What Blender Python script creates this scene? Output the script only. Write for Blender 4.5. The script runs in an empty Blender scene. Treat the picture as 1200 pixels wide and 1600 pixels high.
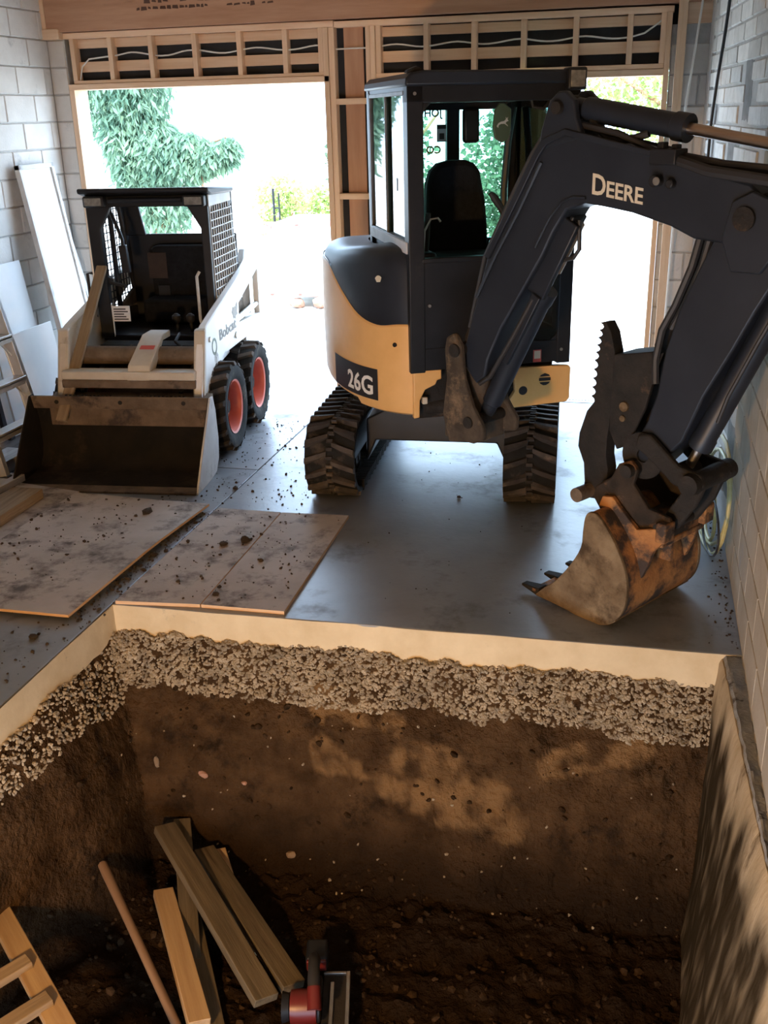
import bpy, math, random
from mathutils import Matrix, Vector, noise
random.seed(7)
SC = bpy.context.scene
COL = SC.collection
R = math.radians

# ---------------------------------------------------------------- camera, sky, lamps, exposure
def view_axes(yaw, pitch, roll):
    f = Vector((-math.sin(yaw) * math.cos(pitch), math.cos(yaw) * math.cos(pitch), -math.sin(pitch)))
    rt = Vector((math.cos(yaw), math.sin(yaw), 0.0))
    dn = f.cross(rt)
    c, s = math.cos(roll), math.sin(roll)
    return c * rt + s * dn, -s * rt + c * dn, f
rt, dn, fw = view_axes(R(14.47), R(21.5), R(1.457))
cam = bpy.data.cameras.new('camera')
cam.sensor_fit = 'VERTICAL'
cam.sensor_height = 24.0
cam.lens = 1580.0 * 24.0 / 1600.0
cam.clip_start = 0.05
cam.clip_end = 400
co = bpy.data.objects.new('camera', cam)
COL.objects.link(co)
co.matrix_world = Matrix(((rt.x, -dn.x, -fw.x, 0), (rt.y, -dn.y, -fw.y, 0), (rt.z, -dn.z, -fw.z, 2.2), (0, 0, 0, 1)))
SC.camera = co

wd = bpy.data.worlds.new('sky')
SC.world = wd
wd.use_nodes = True
bg = wd.node_tree.nodes['Background']
bg.inputs[0].default_value = (0.54, 0.74, 1.0, 1)
bg.inputs[1].default_value = 12.5

sun = bpy.data.lights.new('sun', 'SUN')
sun.energy = 14.0
sun.angle = R(1.0)
sun.color = (1.0, 0.95, 0.86)
so = bpy.data.objects.new('sun', sun)
COL.objects.link(so)
so.rotation_euler = Vector((-0.35, 0.75, -1.0)).to_track_quat('-Z', 'Y').to_euler()

lamp = bpy.data.lights.new('work_light', 'AREA')
lamp.shape = 'RECTANGLE'
lamp.size = 0.22
lamp.size_y = 0.16
lamp.energy = 125.0
lamp.color = (1.0, 0.56, 0.21)
lo = bpy.data.objects.new('work_light', lamp)
COL.objects.link(lo)
lo.location = (-1.35, 0.10, 0.62)
lo.rotation_euler = (Vector((-0.75, 3.9, -0.15)) - Vector(lo.location)).to_track_quat('-Z', 'Y').to_euler()

SC.view_settings.view_transform = 'Standard'
SC.view_settings.look = 'None'
SC.view_settings.exposure = 0.0
SC.view_settings.gamma = 1.0
SC.view_settings.use_curve_mapping = False

# ---------------------------------------------------------------- materials
MATS = {}
def mat(name, c1, c2=None, scale=6.0, thr=(0.35, 0.65), rough=0.7, metal=0.0, bump=0.0, bscale=40.0, rnd=0.0,
        stretch=(1, 1, 1), c3=None, scale3=2.0, thr3=(0.55, 0.62), spec=0.5, bdist=0.01, rough2=None):
    """procedural surface: two tones of noise, an optional third tone of stains, fine relief"""
    if name in MATS:
        return MATS[name]
    m = bpy.data.materials.new(name)
    m.use_nodes = True
    nt = m.node_tree
    N, Lk = nt.nodes, nt.links
    b = N['Principled BSDF']
    b.inputs['Roughness'].default_value = rough
    b.inputs['Metallic'].default_value = metal
    b.inputs['Specular IOR Level'].default_value = spec
    tc = N.new('ShaderNodeTexCoord')
    oi = N.new('ShaderNodeObjectInfo')
    mul = N.new('ShaderNodeMath'); mul.operation = 'MULTIPLY'; mul.inputs[1].default_value = 37.0
    Lk.new(oi.outputs['Random'], mul.inputs[0])
    add = N.new('ShaderNodeVectorMath'); add.operation = 'ADD'
    Lk.new(tc.outputs['Object'], add.inputs[0]); Lk.new(mul.outputs[0], add.inputs[1])
    mp = N.new('ShaderNodeMapping')
    mp.inputs['Scale'].default_value = stretch
    Lk.new(add.outputs[0], mp.inputs[0])
    def nz(sc, det=6.0, ro=0.6):
        n = N.new('ShaderNodeTexNoise')
        n.inputs['Scale'].default_value = sc
        n.inputs['Detail'].default_value = det
        n.inputs['Roughness'].default_value = ro
        Lk.new(mp.outputs[0], n.inputs['Vector'])
        return n.outputs['Fac']
    def rng(sock, lo_, hi_):
        r = N.new('ShaderNodeMapRange')
        r.inputs['From Min'].default_value = lo_
        r.inputs['From Max'].default_value = hi_
        Lk.new(sock, r.inputs['Value'])
        return r.outputs[0]
    def mix(f, a, c):
        x = N.new('ShaderNodeMix'); x.data_type = 'RGBA'
        Lk.new(f, x.inputs['Factor'])
        if isinstance(a, tuple): x.inputs['A'].default_value = (*a, 1)
        else: Lk.new(a, x.inputs['A'])
        x.inputs['B'].default_value = (*c, 1)
        return x.outputs['Result']
    col = None
    if c2 is not None:
        f1 = rng(nz(scale), *thr)
        col = mix(f1, c1, c2)
    if c3 is not None:
        f3 = rng(nz(scale3, 9.0, 0.68), *thr3)
        col = mix(f3, col if col is not None else c1, c3)
        if rough2 is not None:
            rr = N.new('ShaderNodeMapRange')
            rr.inputs['To Min'].default_value = rough; rr.inputs['To Max'].default_value = rough2
            Lk.new(f3, rr.inputs['Value']); Lk.new(rr.outputs[0], b.inputs['Roughness'])
    if rnd:
        hv = N.new('ShaderNodeHueSaturation')
        r = N.new('ShaderNodeMapRange')
        r.inputs['To Min'].default_value = 1 - rnd; r.inputs['To Max'].default_value = 1 + rnd
        Lk.new(oi.outputs['Random'], r.inputs['Value'])
        Lk.new(r.outputs[0], hv.inputs['Value'])
        if col is None: hv.inputs['Color'].default_value = (*c1, 1)
        else: Lk.new(col, hv.inputs['Color'])
        col = hv.outputs[0]
    if col is None: b.inputs['Base Color'].default_value = (*c1, 1)
    else: Lk.new(col, b.inputs['Base Color'])
    if bump:
        bp = N.new('ShaderNodeBump')
        bp.inputs['Strength'].default_value = bump
        bp.inputs['Distance'].default_value = bdist
        Lk.new(nz(bscale, 5.0), bp.inputs['Height'])
        Lk.new(bp.outputs[0], b.inputs['Normal'])
    MATS[name] = m
    return m

def leafy(m, amount=0.5):
    """lets light through thin leaves"""
    N, Lk = m.node_tree.nodes, m.node_tree.links
    b = N['Principled BSDF']
    t = N.new('ShaderNodeBsdfTranslucent'); mx = N.new('ShaderNodeMixShader'); mx.inputs[0].default_value = amount
    Lk.new(b.inputs['Base Color'].links[0].from_socket, t.inputs[0])
    Lk.new(b.outputs[0], mx.inputs[1]); Lk.new(t.outputs[0], mx.inputs[2]); Lk.new(mx.outputs[0], N['Material Output'].inputs[0])
def tone(m, attr, color):
    """lays a third colour over a material where the mesh carries the named attribute"""
    N, Lk = m.node_tree.nodes, m.node_tree.links
    b = N['Principled BSDF']
    src = b.inputs['Base Color'].links[0].from_socket
    a = N.new('ShaderNodeAttribute'); a.attribute_name = attr
    x = N.new('ShaderNodeMix'); x.data_type = 'RGBA'
    Lk.new(a.outputs['Fac'], x.inputs['Factor']); Lk.new(src, x.inputs['A']); x.inputs['B'].default_value = (*color, 1)
    Lk.new(x.outputs['Result'], b.inputs['Base Color'])
def set_tone(o, attr, fn):
    me = o.data
    at_ = me.attributes.new(attr, 'FLOAT', 'POINT')
    at_.data.foreach_set('value', [fn(v.co) for v in me.vertices])

def glass(name, tint, gloss=0.10):
    if name in MATS: return MATS[name]
    m = bpy.data.materials.new(name); m.use_nodes = True
    N, Lk = m.node_tree.nodes, m.node_tree.links
    N.remove(N['Principled BSDF'])
    t = N.new('ShaderNodeBsdfTransparent'); t.inputs[0].default_value = (*tint, 1)
    g = N.new('ShaderNodeBsdfGlossy'); g.inputs['Roughness'].default_value = 0.02
    mx = N.new('ShaderNodeMixShader')
    fr = N.new('ShaderNodeFresnel'); fr.inputs[0].default_value = 1.45
    Lk.new(fr.outputs[0], mx.inputs[0]); Lk.new(t.outputs[0], mx.inputs[1]); Lk.new(g.outputs[0], mx.inputs[2])
    Lk.new(mx.outputs[0], N['Material Output'].inputs[0])
    MATS[name] = m
    return m

M_conc = mat('concrete_floor', (0.175, 0.19, 0.21), (0.245, 0.26, 0.28), 1.6, rough=0.36, c3=(0.10, 0.09, 0.08), scale3=3.0, thr3=(0.54, 0.74), bump=0.12, bscale=25, rough2=0.6)
M_edge = mat('slab_edge_concrete', (0.54, 0.42, 0.255), (0.64, 0.52, 0.335), 5, rough=0.85, spec=0.0, c3=(0.36, 0.30, 0.22), scale3=9, thr3=(0.64, 0.74), bump=0.15, bscale=30)
M_foot = mat('footing_concrete', (0.34, 0.265, 0.165), (0.45, 0.36, 0.24), 5, rough=0.9, c3=(0.12, 0.085, 0.05), scale3=3.6, thr3=(0.56, 0.68), spec=0.0, bump=0.5, bscale=22, stretch=(1, 1.6, 0.45))
M_ledge = mat('rough_grey_concrete', (0.17, 0.17, 0.165), (0.27, 0.27, 0.26), 12, rough=0.95, c3=(0.05, 0.042, 0.035), scale3=8, thr3=(0.56, 0.62), bump=0.8, bscale=30)
M_block = mat('painted_block', (0.60, 0.58, 0.55), (0.68, 0.66, 0.63), 5, rough=0.85, rnd=0.08, bump=0.25, bscale=60, c3=(0.33, 0.33, 0.33), scale3=4, thr3=(0.6, 0.75))
M_mortar = mat('mortar', (0.38, 0.38, 0.37), (0.46, 0.46, 0.45), 20, rough=0.95, bump=0.3, bscale=60)
M_brick = mat('white_brick', (0.50, 0.49, 0.46), (0.62, 0.61, 0.58), 14, rough=0.8, rnd=0.16, bump=0.4, bscale=60, c3=(0.27, 0.26, 0.25), scale3=9, thr3=(0.63, 0.72))
M_parge = mat('parged_block', (0.33, 0.29, 0.23), (0.40, 0.355, 0.29), 3, spec=0.0, rough=0.85, rnd=0.05, bump=0.2, bscale=50, c3=(0.30, 0.29, 0.27), scale3=4, thr3=(0.62, 0.72))
M_patch = mat('grey_patch', (0.14, 0.14, 0.14), (0.22, 0.22, 0.215), 14, rough=0.95, bump=0.6, bscale=40)
M_dark = mat('black_sheathing', (0.018, 0.02, 0.024), (0.03, 0.032, 0.036), 5, rough=0.8)
M_stud = mat('spruce', (0.74, 0.50, 0.32), (0.84, 0.61, 0.42), 3.0, rough=0.75, rnd=0.10, stretch=(0.5, 9, 9), bump=0.15, bscale=12)
M_osb = mat('brown_sheathing_board', (0.46, 0.25, 0.15), (0.56, 0.33, 0.21), 3.0, rough=0.8, rnd=0.06, stretch=(0.6, 6, 6), c3=(0.20, 0.11, 0.07), scale3=1.2, thr3=(0.62, 0.75))
M_old = mat('weathered_lumber', (0.20, 0.14, 0.08), (0.30, 0.22, 0.135), 3.5, rough=0.85, rnd=0.14, stretch=(0.6, 9, 9), bump=0.3, bscale=14, c3=(0.13, 0.09, 0.055), scale3=2.0, thr3=(0.56, 0.68))
M_grim = mat('grimy_board', (0.08, 0.062, 0.038), (0.135, 0.104, 0.064), 3.5, rough=0.9, rnd=0.12, spec=0.2, stretch=(0.6, 9, 9), bump=0.3, bscale=14, c3=(0.06, 0.042, 0.025), scale3=2.0, thr3=(0.54, 0.66))
M_new = mat('fresh_lumber', (0.32, 0.20, 0.10), (0.42, 0.29, 0.155), 3.5, rough=0.75, stretch=(0.6, 9, 9), bump=0.15, bscale=14, c3=(0.36, 0.17, 0.07), scale3=3.0, thr3=(0.66, 0.72))
M_greyw = mat('grey_plank', (0.30, 0.285, 0.27), (0.42, 0.40, 0.38), 3.5, rough=0.85, rnd=0.1, stretch=(0.6, 9, 9), c3=(0.16, 0.14, 0.12), scale3=3, thr3=(0.58, 0.7))
M_ply = mat('dirty_plywood', (0.40, 0.345, 0.30), (0.50, 0.44, 0.39), 3.0, rough=0.8, rnd=0.06, c3=(0.11, 0.09, 0.08), scale3=5.5, thr3=(0.50, 0.66), bump=0.2, bscale=30)
M_plyedge = mat('plywood_edge', (0.55, 0.34, 0.18), (0.66, 0.43, 0.24), 9, rough=0.8, stretch=(1, 1, 30))
M_soil = mat('soil', (0.040, 0.0225, 0.011), (0.085, 0.049, 0.0235), 6.5, rough=0.95, c3=(0.024, 0.015, 0.009), scale3=5, thr3=(0.54, 0.66), bump=1.0, bscale=30, bdist=0.04, spec=0.0)
tone(M_soil, 'tan_earth', (0.19, 0.112, 0.050))
tone(M_soil, 'shaded_wet_earth', (0.016, 0.010, 0.006))
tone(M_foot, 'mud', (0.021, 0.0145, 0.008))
M_clod = mat('soil_clod', (0.030, 0.022, 0.017), (0.06, 0.045, 0.033), 20, rough=0.95, bump=0.6, bscale=60)
M_crumb = mat('soil_crumb', (0.018, 0.011, 0.006), (0.05, 0.03, 0.016), 20, rough=0.95, spec=0.0)
M_gravel = mat('gravel', (0.22, 0.175, 0.115), (0.40, 0.33, 0.23), 20, rough=0.9, c3=(0.20, 0.16, 0.11), scale3=12, thr3=(0.52, 0.60), bump=0.3, bscale=60)

M_black = mat('black_paint', (0.007, 0.008, 0.010), (0.013, 0.014, 0.017), 6, rough=0.45, c3=(0.04, 0.036, 0.033), scale3=4, thr3=(0.62, 0.80), spec=0.35, bump=0.05, bscale=60)
M_boom = mat('dark_grey_paint', (0.010, 0.0135, 0.020), (0.016, 0.0205, 0.029), 4, rough=0.45, spec=0.4, c3=(0.040, 0.038, 0.038), scale3=3, thr3=(0.62, 0.85))
M_carrier = mat('muddy_casting', (0.045, 0.036, 0.027), (0.085, 0.066, 0.048), 9, rough=0.85, spec=0.2, c3=(0.19, 0.135, 0.085), scale3=7, thr3=(0.56, 0.68), bump=0.5, bscale=45)
M_coup = mat('rusty_coupler', (0.022, 0.017, 0.013), (0.05, 0.035, 0.024), 8, rough=0.85, spec=0.2, c3=(0.20, 0.10, 0.045), scale3=6, thr3=(0.54, 0.64), bump=0.5, bscale=45)
M_greasy = mat('muddy_black_steel', (0.012, 0.011, 0.010), (0.026, 0.022, 0.018), 9, rough=0.8, spec=0.3, c3=(0.13, 0.08, 0.045), scale3=6, thr3=(0.60, 0.74), bump=0.5, bscale=45)
M_yellow = mat('construction_yellow', (0.72, 0.40, 0.13), (0.80, 0.46, 0.17), 4, rough=0.4, c3=(0.34, 0.22, 0.10), scale3=5, thr3=(0.66, 0.78))
M_rubber = mat('rubber', (0.007, 0.007, 0.007), (0.015, 0.014, 0.013), 9, rough=0.85, spec=0.3, c3=(0.11, 0.085, 0.06), scale3=4, thr3=(0.55, 0.72), bump=0.3, bscale=50)
M_lug = mat('muddy_rubber_lug', (0.028, 0.026, 0.025), (0.075, 0.062, 0.052), 7, rough=0.85, rnd=0.5, spec=0.3, c3=(0.19, 0.145, 0.10), scale3=6, thr3=(0.56, 0.72), bump=0.3, bscale=50)
M_chrome = mat('worn_rod', (0.45, 0.34, 0.26), (0.58, 0.47, 0.38), 8, rough=0.28, metal=1.0, stretch=(0.4, 6, 6))
M_steel = mat('bare_steel', (0.40, 0.38, 0.35), (0.5, 0.48, 0.45), 12, rough=0.4, metal=1.0)
M_cloth = mat('black_seat_fabric', (0.008, 0.0085, 0.010), (0.014, 0.0145, 0.017), 30, rough=0.9, spec=0.2, bump=0.2, bscale=120)
M_slider = mat('grey_window_frame', (0.10, 0.105, 0.11), (0.16, 0.165, 0.17), 9, rough=0.5)
M_hose = mat('black_hose', (0.02, 0.02, 0.021), None, rough=0.6)
M_buckO = mat('rusty_orange_steel', (0.30, 0.125, 0.036), (0.44, 0.20, 0.06), 6, rough=0.75, c3=(0.035, 0.022, 0.015), scale3=5.2, thr3=(0.44, 0.58), bump=0.5, bscale=30)
M_buckS = mat('earth_caked_steel', (0.125, 0.085, 0.048), (0.22, 0.16, 0.095), 7, rough=0.9, spec=0.1, c3=(0.06, 0.04, 0.023), scale3=6, thr3=(0.46, 0.62), bump=0.7, bscale=25)
M_cream = mat('cream_paint', (0.52, 0.46, 0.36), (0.62, 0.56, 0.46), 5, rough=0.5, c3=(0.24, 0.18, 0.12), scale3=4, thr3=(0.58, 0.72), bump=0.1, bscale=40)
M_white = mat('white_machine_paint', (0.74, 0.74, 0.72), (0.82, 0.82, 0.80), 4, rough=0.45, c3=(0.45, 0.42, 0.38), scale3=5, thr3=(0.66, 0.8))
M_pale = mat('pale_scratched_steel', (0.50, 0.50, 0.49), (0.60, 0.60, 0.59), 6, rough=0.6, c3=(0.32, 0.31, 0.29), scale3=4, thr3=(0.58, 0.72))
M_loadin = mat('dirt_coated_steel', (0.009, 0.008, 0.007), (0.018, 0.014, 0.011), 6, rough=0.85, spec=0.25, c3=(0.045, 0.032, 0.022), scale3=2.5, thr3=(0.54, 0.66), bump=0.3, bscale=30)
M_mud = mat('mud_brown_steel', (0.11, 0.078, 0.05), (0.19, 0.135, 0.09), 8, rough=0.85, c3=(0.05, 0.035, 0.026), scale3=6, thr3=(0.54, 0.66), bump=0.4, bscale=40)
M_rim = mat('red_rim', (0.55, 0.12, 0.08), (0.64, 0.17, 0.12), 6, rough=0.5, c3=(0.30, 0.12, 0.09), scale3=6, thr3=(0.6, 0.75))
M_panelw = mat('white_panel', (0.80, 0.80, 0.79), (0.86, 0.86, 0.85), 2, rough=0.5)
M_board = mat('pale_wallboard', (0.66, 0.68, 0.70), (0.74, 0.76, 0.77), 2, rough=0.6)
M_alu = mat('aluminium', (0.62, 0.62, 0.62), (0.72, 0.72, 0.72), 9, rough=0.4, metal=0.7)
M_lens = mat('lamp_lens', (0.16, 0.16, 0.15), (0.26, 0.26, 0.24), 40, rough=0.15)
M_letter = mat('cream_lettering', (0.66, 0.60, 0.46), None, rough=0.5)
M_letw = mat('white_lettering', (0.80, 0.78, 0.72), None, rough=0.5)
M_decal = mat('black_decal', (0.018, 0.018, 0.02), None, rough=0.4)
M_letr = mat('red_label', (0.55, 0.10, 0.08), None, rough=0.5)
M_yelG = mat('yellow_window_lettering', (0.75, 0.50, 0.06), None, rough=0.5)
M_green = mat('green_plastic', (0.075, 0.11, 0.07), None, rough=0.5)
M_toolr = mat('red_tool_plastic', (0.10, 0.010, 0.008), None, rough=0.4)
M_cablew = mat('white_cable', (0.75, 0.74, 0.70), None, rough=0.5)
M_cabley = mat('yellow_hose', (0.55, 0.52, 0.22), (0.66, 0.64, 0.36), 20, rough=0.5)
M_glass = glass('green_glass', (0.66, 0.90, 0.80))
M_clear = glass('clear_glass', (0.92, 0.96, 0.94))
M_ground = mat('bright_gravel_yard', (0.52, 0.48, 0.42), (0.62, 0.58, 0.52), 3, rough=0.95, bump=0.2, bscale=20)
M_leafc = mat('conifer_needles', (0.10, 0.19, 0.125), (0.20, 0.31, 0.20), 2.5, rough=0.8, c3=(0.30, 0.17, 0.09), scale3=1.6, thr3=(0.66, 0.72))
M_leafg = mat('bright_leaves', (0.22, 0.32, 0.08), (0.38, 0.44, 0.15), 1.5, rough=0.8)
M_leafd = mat('green_leaves', (0.085, 0.135, 0.085), (0.16, 0.215, 0.13), 1.2, rough=0.8)
for q in (M_leafc, M_leafg, M_leafd): leafy(q)
M_bark = mat('bark', (0.24, 0.12, 0.07), (0.34, 0.18, 0.10), 9, rough=0.95, bump=0.6, bscale=25)
M_red = mat('faded_red_paint', (0.62, 0.12, 0.10), (0.70, 0.18, 0.15), 5, rough=0.6)
M_ceil = mat('ceiling_boards', (0.36, 0.25, 0.16), (0.44, 0.31, 0.20), 3, rough=0.85, stretch=(0.6, 6, 6))
M_handle = mat('worn_wooden_handle', (0.15, 0.085, 0.045), (0.22, 0.13, 0.07), 4, rough=0.6, stretch=(0.5, 8, 8))

# ---------------------------------------------------------------- geometry helpers
def frame(x, y, z, deg):
    return Matrix.Translation((x, y, z)) @ Matrix.Rotation(R(deg), 4, 'Z')
I4 = Matrix.Identity(4)

class MB:
    """collects faces of one mesh"""
    def __init__(s):
        s.v = []; s.f = []
    def add(s, vs, fs):
        o = len(s.v); s.v += [tuple(p) for p in vs]; s.f += [tuple(i + o for i in q) for q in fs]; return s
    def box(s, x0, x1, y0, y1, z0, z1):
        return s.add([(x0, y0, z0), (x1, y0, z0), (x1, y1, z0), (x0, y1, z0), (x0, y0, z1), (x1, y0, z1), (x1, y1, z1), (x0, y1, z1)],
                     [(0, 3, 2, 1), (4, 5, 6, 7), (0, 1, 5, 4), (1, 2, 6, 5), (2, 3, 7, 6), (3, 0, 4, 7)])
    def beam(s, p0, p1, w, h, up=(0, 0, 1)):
        p0, p1 = Vector(p0), Vector(p1)
        d = (p1 - p0).normalized(); u = Vector(up)
        a = d.cross(u)
        if a.length < 1e-4: a = d.cross(Vector((0, 1, 0)))
        a.normalize(); b = a.cross(d)
        a = a * (w / 2); b = b * (h / 2)
        return s.add([p0 - a - b, p0 + a - b, p0 + a + b, p0 - a + b, p1 - a - b, p1 + a - b, p1 + a + b, p1 - a + b],
                     [(0, 1, 2, 3), (7, 6, 5, 4), (0, 4, 5, 1), (1, 5, 6, 2), (2, 6, 7, 3), (3, 7, 4, 0)])
    def prism(s, poly, a0, a1, ax='y'):
        """closed polygon in the plane across axis ax, extruded along ax"""
        n = len(poly)
        def P(p, a):
            if ax == 'y': return (p[0], a, p[1])
            if ax == 'x': return (a, p[0], p[1])
            return (p[0], p[1], a)
        ar = sum(poly[i][0] * poly[(i + 1) % n][1] - poly[(i + 1) % n][0] * poly[i][1] for i in range(n))
        if (ar < 0) != (ax == 'y'): poly = poly[::-1]
        vs = [P(p, a0) for p in poly] + [P(p, a1) for p in poly]
        fs = [tuple(range(n - 1, -1, -1)), tuple(range(n, 2 * n))]
        fs += [(i, (i + 1) % n, n + (i + 1) % n, n + i) for i in range(n)]
        return s.add(vs, fs)
    def tube(s, pts, r, n=10, cap=True):
        pts = [Vector(p) for p in pts]
        rs = r if isinstance(r, (list, tuple)) else [r] * len(pts)
        vs, fs = [], []
        prev = None
        for i, p in enumerate(pts):
            d = (pts[min(i + 1, len(pts) - 1)] - pts[max(i - 1, 0)]).normalized()
            if prev is None:
                a = d.orthogonal().normalized()
            else:
                a = (prev - d * prev.dot(d)).normalized()
            prev = a
            b = d.cross(a)
            for k in range(n):
                t = 2 * math.pi * k / n
                vs.append(p + (a * math.cos(t) + b * math.sin(t)) * rs[i])
        for i in range(len(pts) - 1):
            for k in range(n):
                k2 = (k + 1) % n
                fs.append((i * n + k, i * n + k2, (i + 1) * n + k2, (i + 1) * n + k))
        if cap:
            fs.append(tuple(range(n - 1, -1, -1)))
            fs.append(tuple(range((len(pts) - 1) * n, len(pts) * n)))
        return s.add(vs, fs)
    def cyl(s, p0, p1, r0, r1=None, n=18):
        return s.tube([p0, p1], [r0, r0 if r1 is None else r1], n)
    def lathe(s, prof, c, axis='x', n=32):
        """profile (radius, offset along axis), closed profile loop round the axis"""
        vs, fs = [], []
        m = len(prof)
        for k in range(n):
            t = 2 * math.pi * k / n
            for r_, h in prof:
                if axis == 'x': vs.append((c[0] + h, c[1] + r_ * math.cos(t), c[2] + r_ * math.sin(t)))
                elif axis == 'y': vs.append((c[0] + r_ * math.cos(t), c[1] + h, c[2] + r_ * math.sin(t)))
                else: vs.append((c[0] + r_ * math.cos(t), c[1] + r_ * math.sin(t), c[2] + h))
        for k in range(n):
            k2 = (k + 1) % n
            for j in range(m):
                j2 = (j + 1) % m
                fs.append((k * m + j, k * m + j2, k2 * m + j2, k2 * m + j))
        return s.add(vs, fs)
    def sheet(s, rows):
        """grid of points"""
        n = len(rows[0]); vs = [p for r_ in rows for p in r_]
        fs = [(i * n + j, i * n + j + 1, (i + 1) * n + j + 1, (i + 1) * n + j) for i in range(len(rows) - 1) for j in range(n - 1)]
        return s.add(vs, fs)
    def build(s, name, m, parent=None, F=None, bevel=0.0, smooth=True, fix=True):
        return mesh_obj(name, s.mesh(name, m, smooth, fix), parent, F, bevel)
    def mesh(s, name, m, smooth=True, fix=True):
        me = bpy.data.meshes.new(name)
        me.from_pydata(s.v, [], s.f)
        me.materials.append(m)
        if fix:
            import bmesh
            bm = bmesh.new(); bm.from_mesh(me)
            bmesh.ops.recalc_face_normals(bm, faces=bm.faces)
            bm.to_mesh(me); bm.free()
        if smooth:
            me.polygons.foreach_set('use_smooth', [True] * len(me.polygons))
            me.set_sharp_from_angle(angle=R(32))
        me.update()
        return me

WM = {}
def place(o, parent, F):
    F = F or I4
    if parent is not None:
        o.parent = parent
        o.matrix_parent_inverse = WM[parent.name].inverted()
    o.matrix_basis = F
    WM[o.name] = F.copy()
def mesh_obj(name, me, parent=None, F=None, bevel=0.0):
    o = bpy.data.objects.new(name, me)
    COL.objects.link(o)
    place(o, parent, F)
    if bevel:
        b = o.modifiers.new('bevel', 'BEVEL')
        b.width = bevel; b.segments = 2; b.limit_method = 'ANGLE'; b.angle_limit = R(40)
    return o
def empty(name, F):
    o = bpy.data.objects.new(name, None)
    o.empty_display_size = 0.1
    COL.objects.link(o); place(o, None, F)
    return o
def tag(o, label, cat, group=None, kind=None):
    o['label'] = label; o['category'] = cat
    if group: o['group'] = group
    if kind: o['kind'] = kind
    return o
def struct(o, label, cat):
    return tag(o, label, cat, kind='structure')
def stuff(o):
    o['kind'] = 'stuff'; return o
def stick_frame(p0, p1, up=(0, 0, 1)):
    p0, p1 = Vector(p0), Vector(p1)
    x = (p1 - p0).normalized(); u = Vector(up)
    y = u.cross(x)
    if y.length < 1e-4: y = Vector((0, 1, 0)).cross(x)
    y.normalize(); z = x.cross(y)
    return Matrix(((x.x, y.x, z.x, p0.x), (x.y, y.y, z.y, p0.y), (x.z, y.z, z.z, p0.z), (0, 0, 0, 1))), (p1 - p0).length
def stick(name, p0, p1, w, h, m, parent=None, up=(0, 0, 1), bevel=0.003):
    """a straight length of timber or bar whose local X runs along its grain; w across, h along up"""
    F, L = stick_frame(p0, p1, up)
    return MB().box(0, L, -w / 2, w / 2, -h / 2, h / 2).build(name, m, parent, F, bevel)
def rock_mesh(name, m, seed, r=1.0, flat=0.7, jit=0.28, sub=1):
    import bmesh
    rr = random.Random(seed)
    bm = bmesh.new()
    bmesh.ops.create_icosphere(bm, subdivisions=sub, radius=r)
    for v in bm.verts:
        v.co *= 1 + rr.uniform(-jit, jit)
        v.co.z *= flat
    me = bpy.data.meshes.new(name); bm.to_mesh(me); bm.free()
    me.materials.append(m)
    return me
def text_mesh(body, size, depth, bold=0.0, spacing=1.0, shear=0.0):
    c = bpy.data.curves.new('t', 'FONT')
    c.body = body; c.size = size; c.extrude = depth; c.offset = bold; c.space_character = spacing; c.shear = shear
    c.resolution_u = 3
    o = bpy.data.objects.new('t', c)
    COL.objects.link(o)
    dg = bpy.context.evaluated_depsgraph_get()
    me = bpy.data.meshes.new_from_object(o.evaluated_get(dg))
    vs = [tuple(v.co) for v in me.vertices]; fs = [tuple(p.vertices) for p in me.polygons]
    bpy.data.objects.remove(o); bpy.data.curves.remove(c); bpy.data.meshes.remove(me)
    return vs, fs
def text_part(name, body, size, m, parent, F, depth=0.001, bold=0.0, spacing=1.0, sx=1.0, warp=None, label=None):
    vs, fs = text_mesh(body, size, depth, bold, spacing)
    vs = [(v[0] * sx, v[1], v[2]) for v in vs]
    if warp: vs = [warp(*v) for v in vs]
    mb = MB(); mb.add(vs, fs)
    o = mb.build(name, m, parent, F, smooth=False, fix=False)
    if label: o['label'] = label
    return o
def fbm(p, sc, oc=4):
    return noise.fractal(Vector(p) * sc, 1.0, 2.0, oc)
# ================================================================ the room
YB = 7.9                      # inner face of the framed back wall
PX0, PX1, PY0 = -2.41, 0.53, 0.30
def pit_far(x): return 3.972 + (x + 2.41) * 0.030      # far edge of the pit, slightly out of square

# ---- floor slabs round the pit
floor = struct(empty('floor', frame(0, 0, 0, 0)), 'grey concrete floor slab with a rectangular pit cut into it', 'floor')
T = 0.155
def slab(poly):
    return MB().prism(poly, -T, 0, 'z').build('slab', M_conc, floor, None, 0.004)
slab([(-4.75, -3.0), (PX0 - 0.004, -3.0), (PX0 - 0.004, 6.0), (-4.75, 6.0)])
slab([(-4.75, 6.006), (PX0 - 0.004, 6.006), (PX0 - 0.004, 8.12), (-4.75, 8.12)])
slab([(PX0 + 0.002, pit_far(PX0)), (0.60, pit_far(0.60)), (0.60, 8.12), (PX0 + 0.002, 8.12)])
slab([(PX0 + 0.002, -3.0), (0.60, -3.0), (0.60, PY0), (PX0 + 0.002, PY0)])
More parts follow.
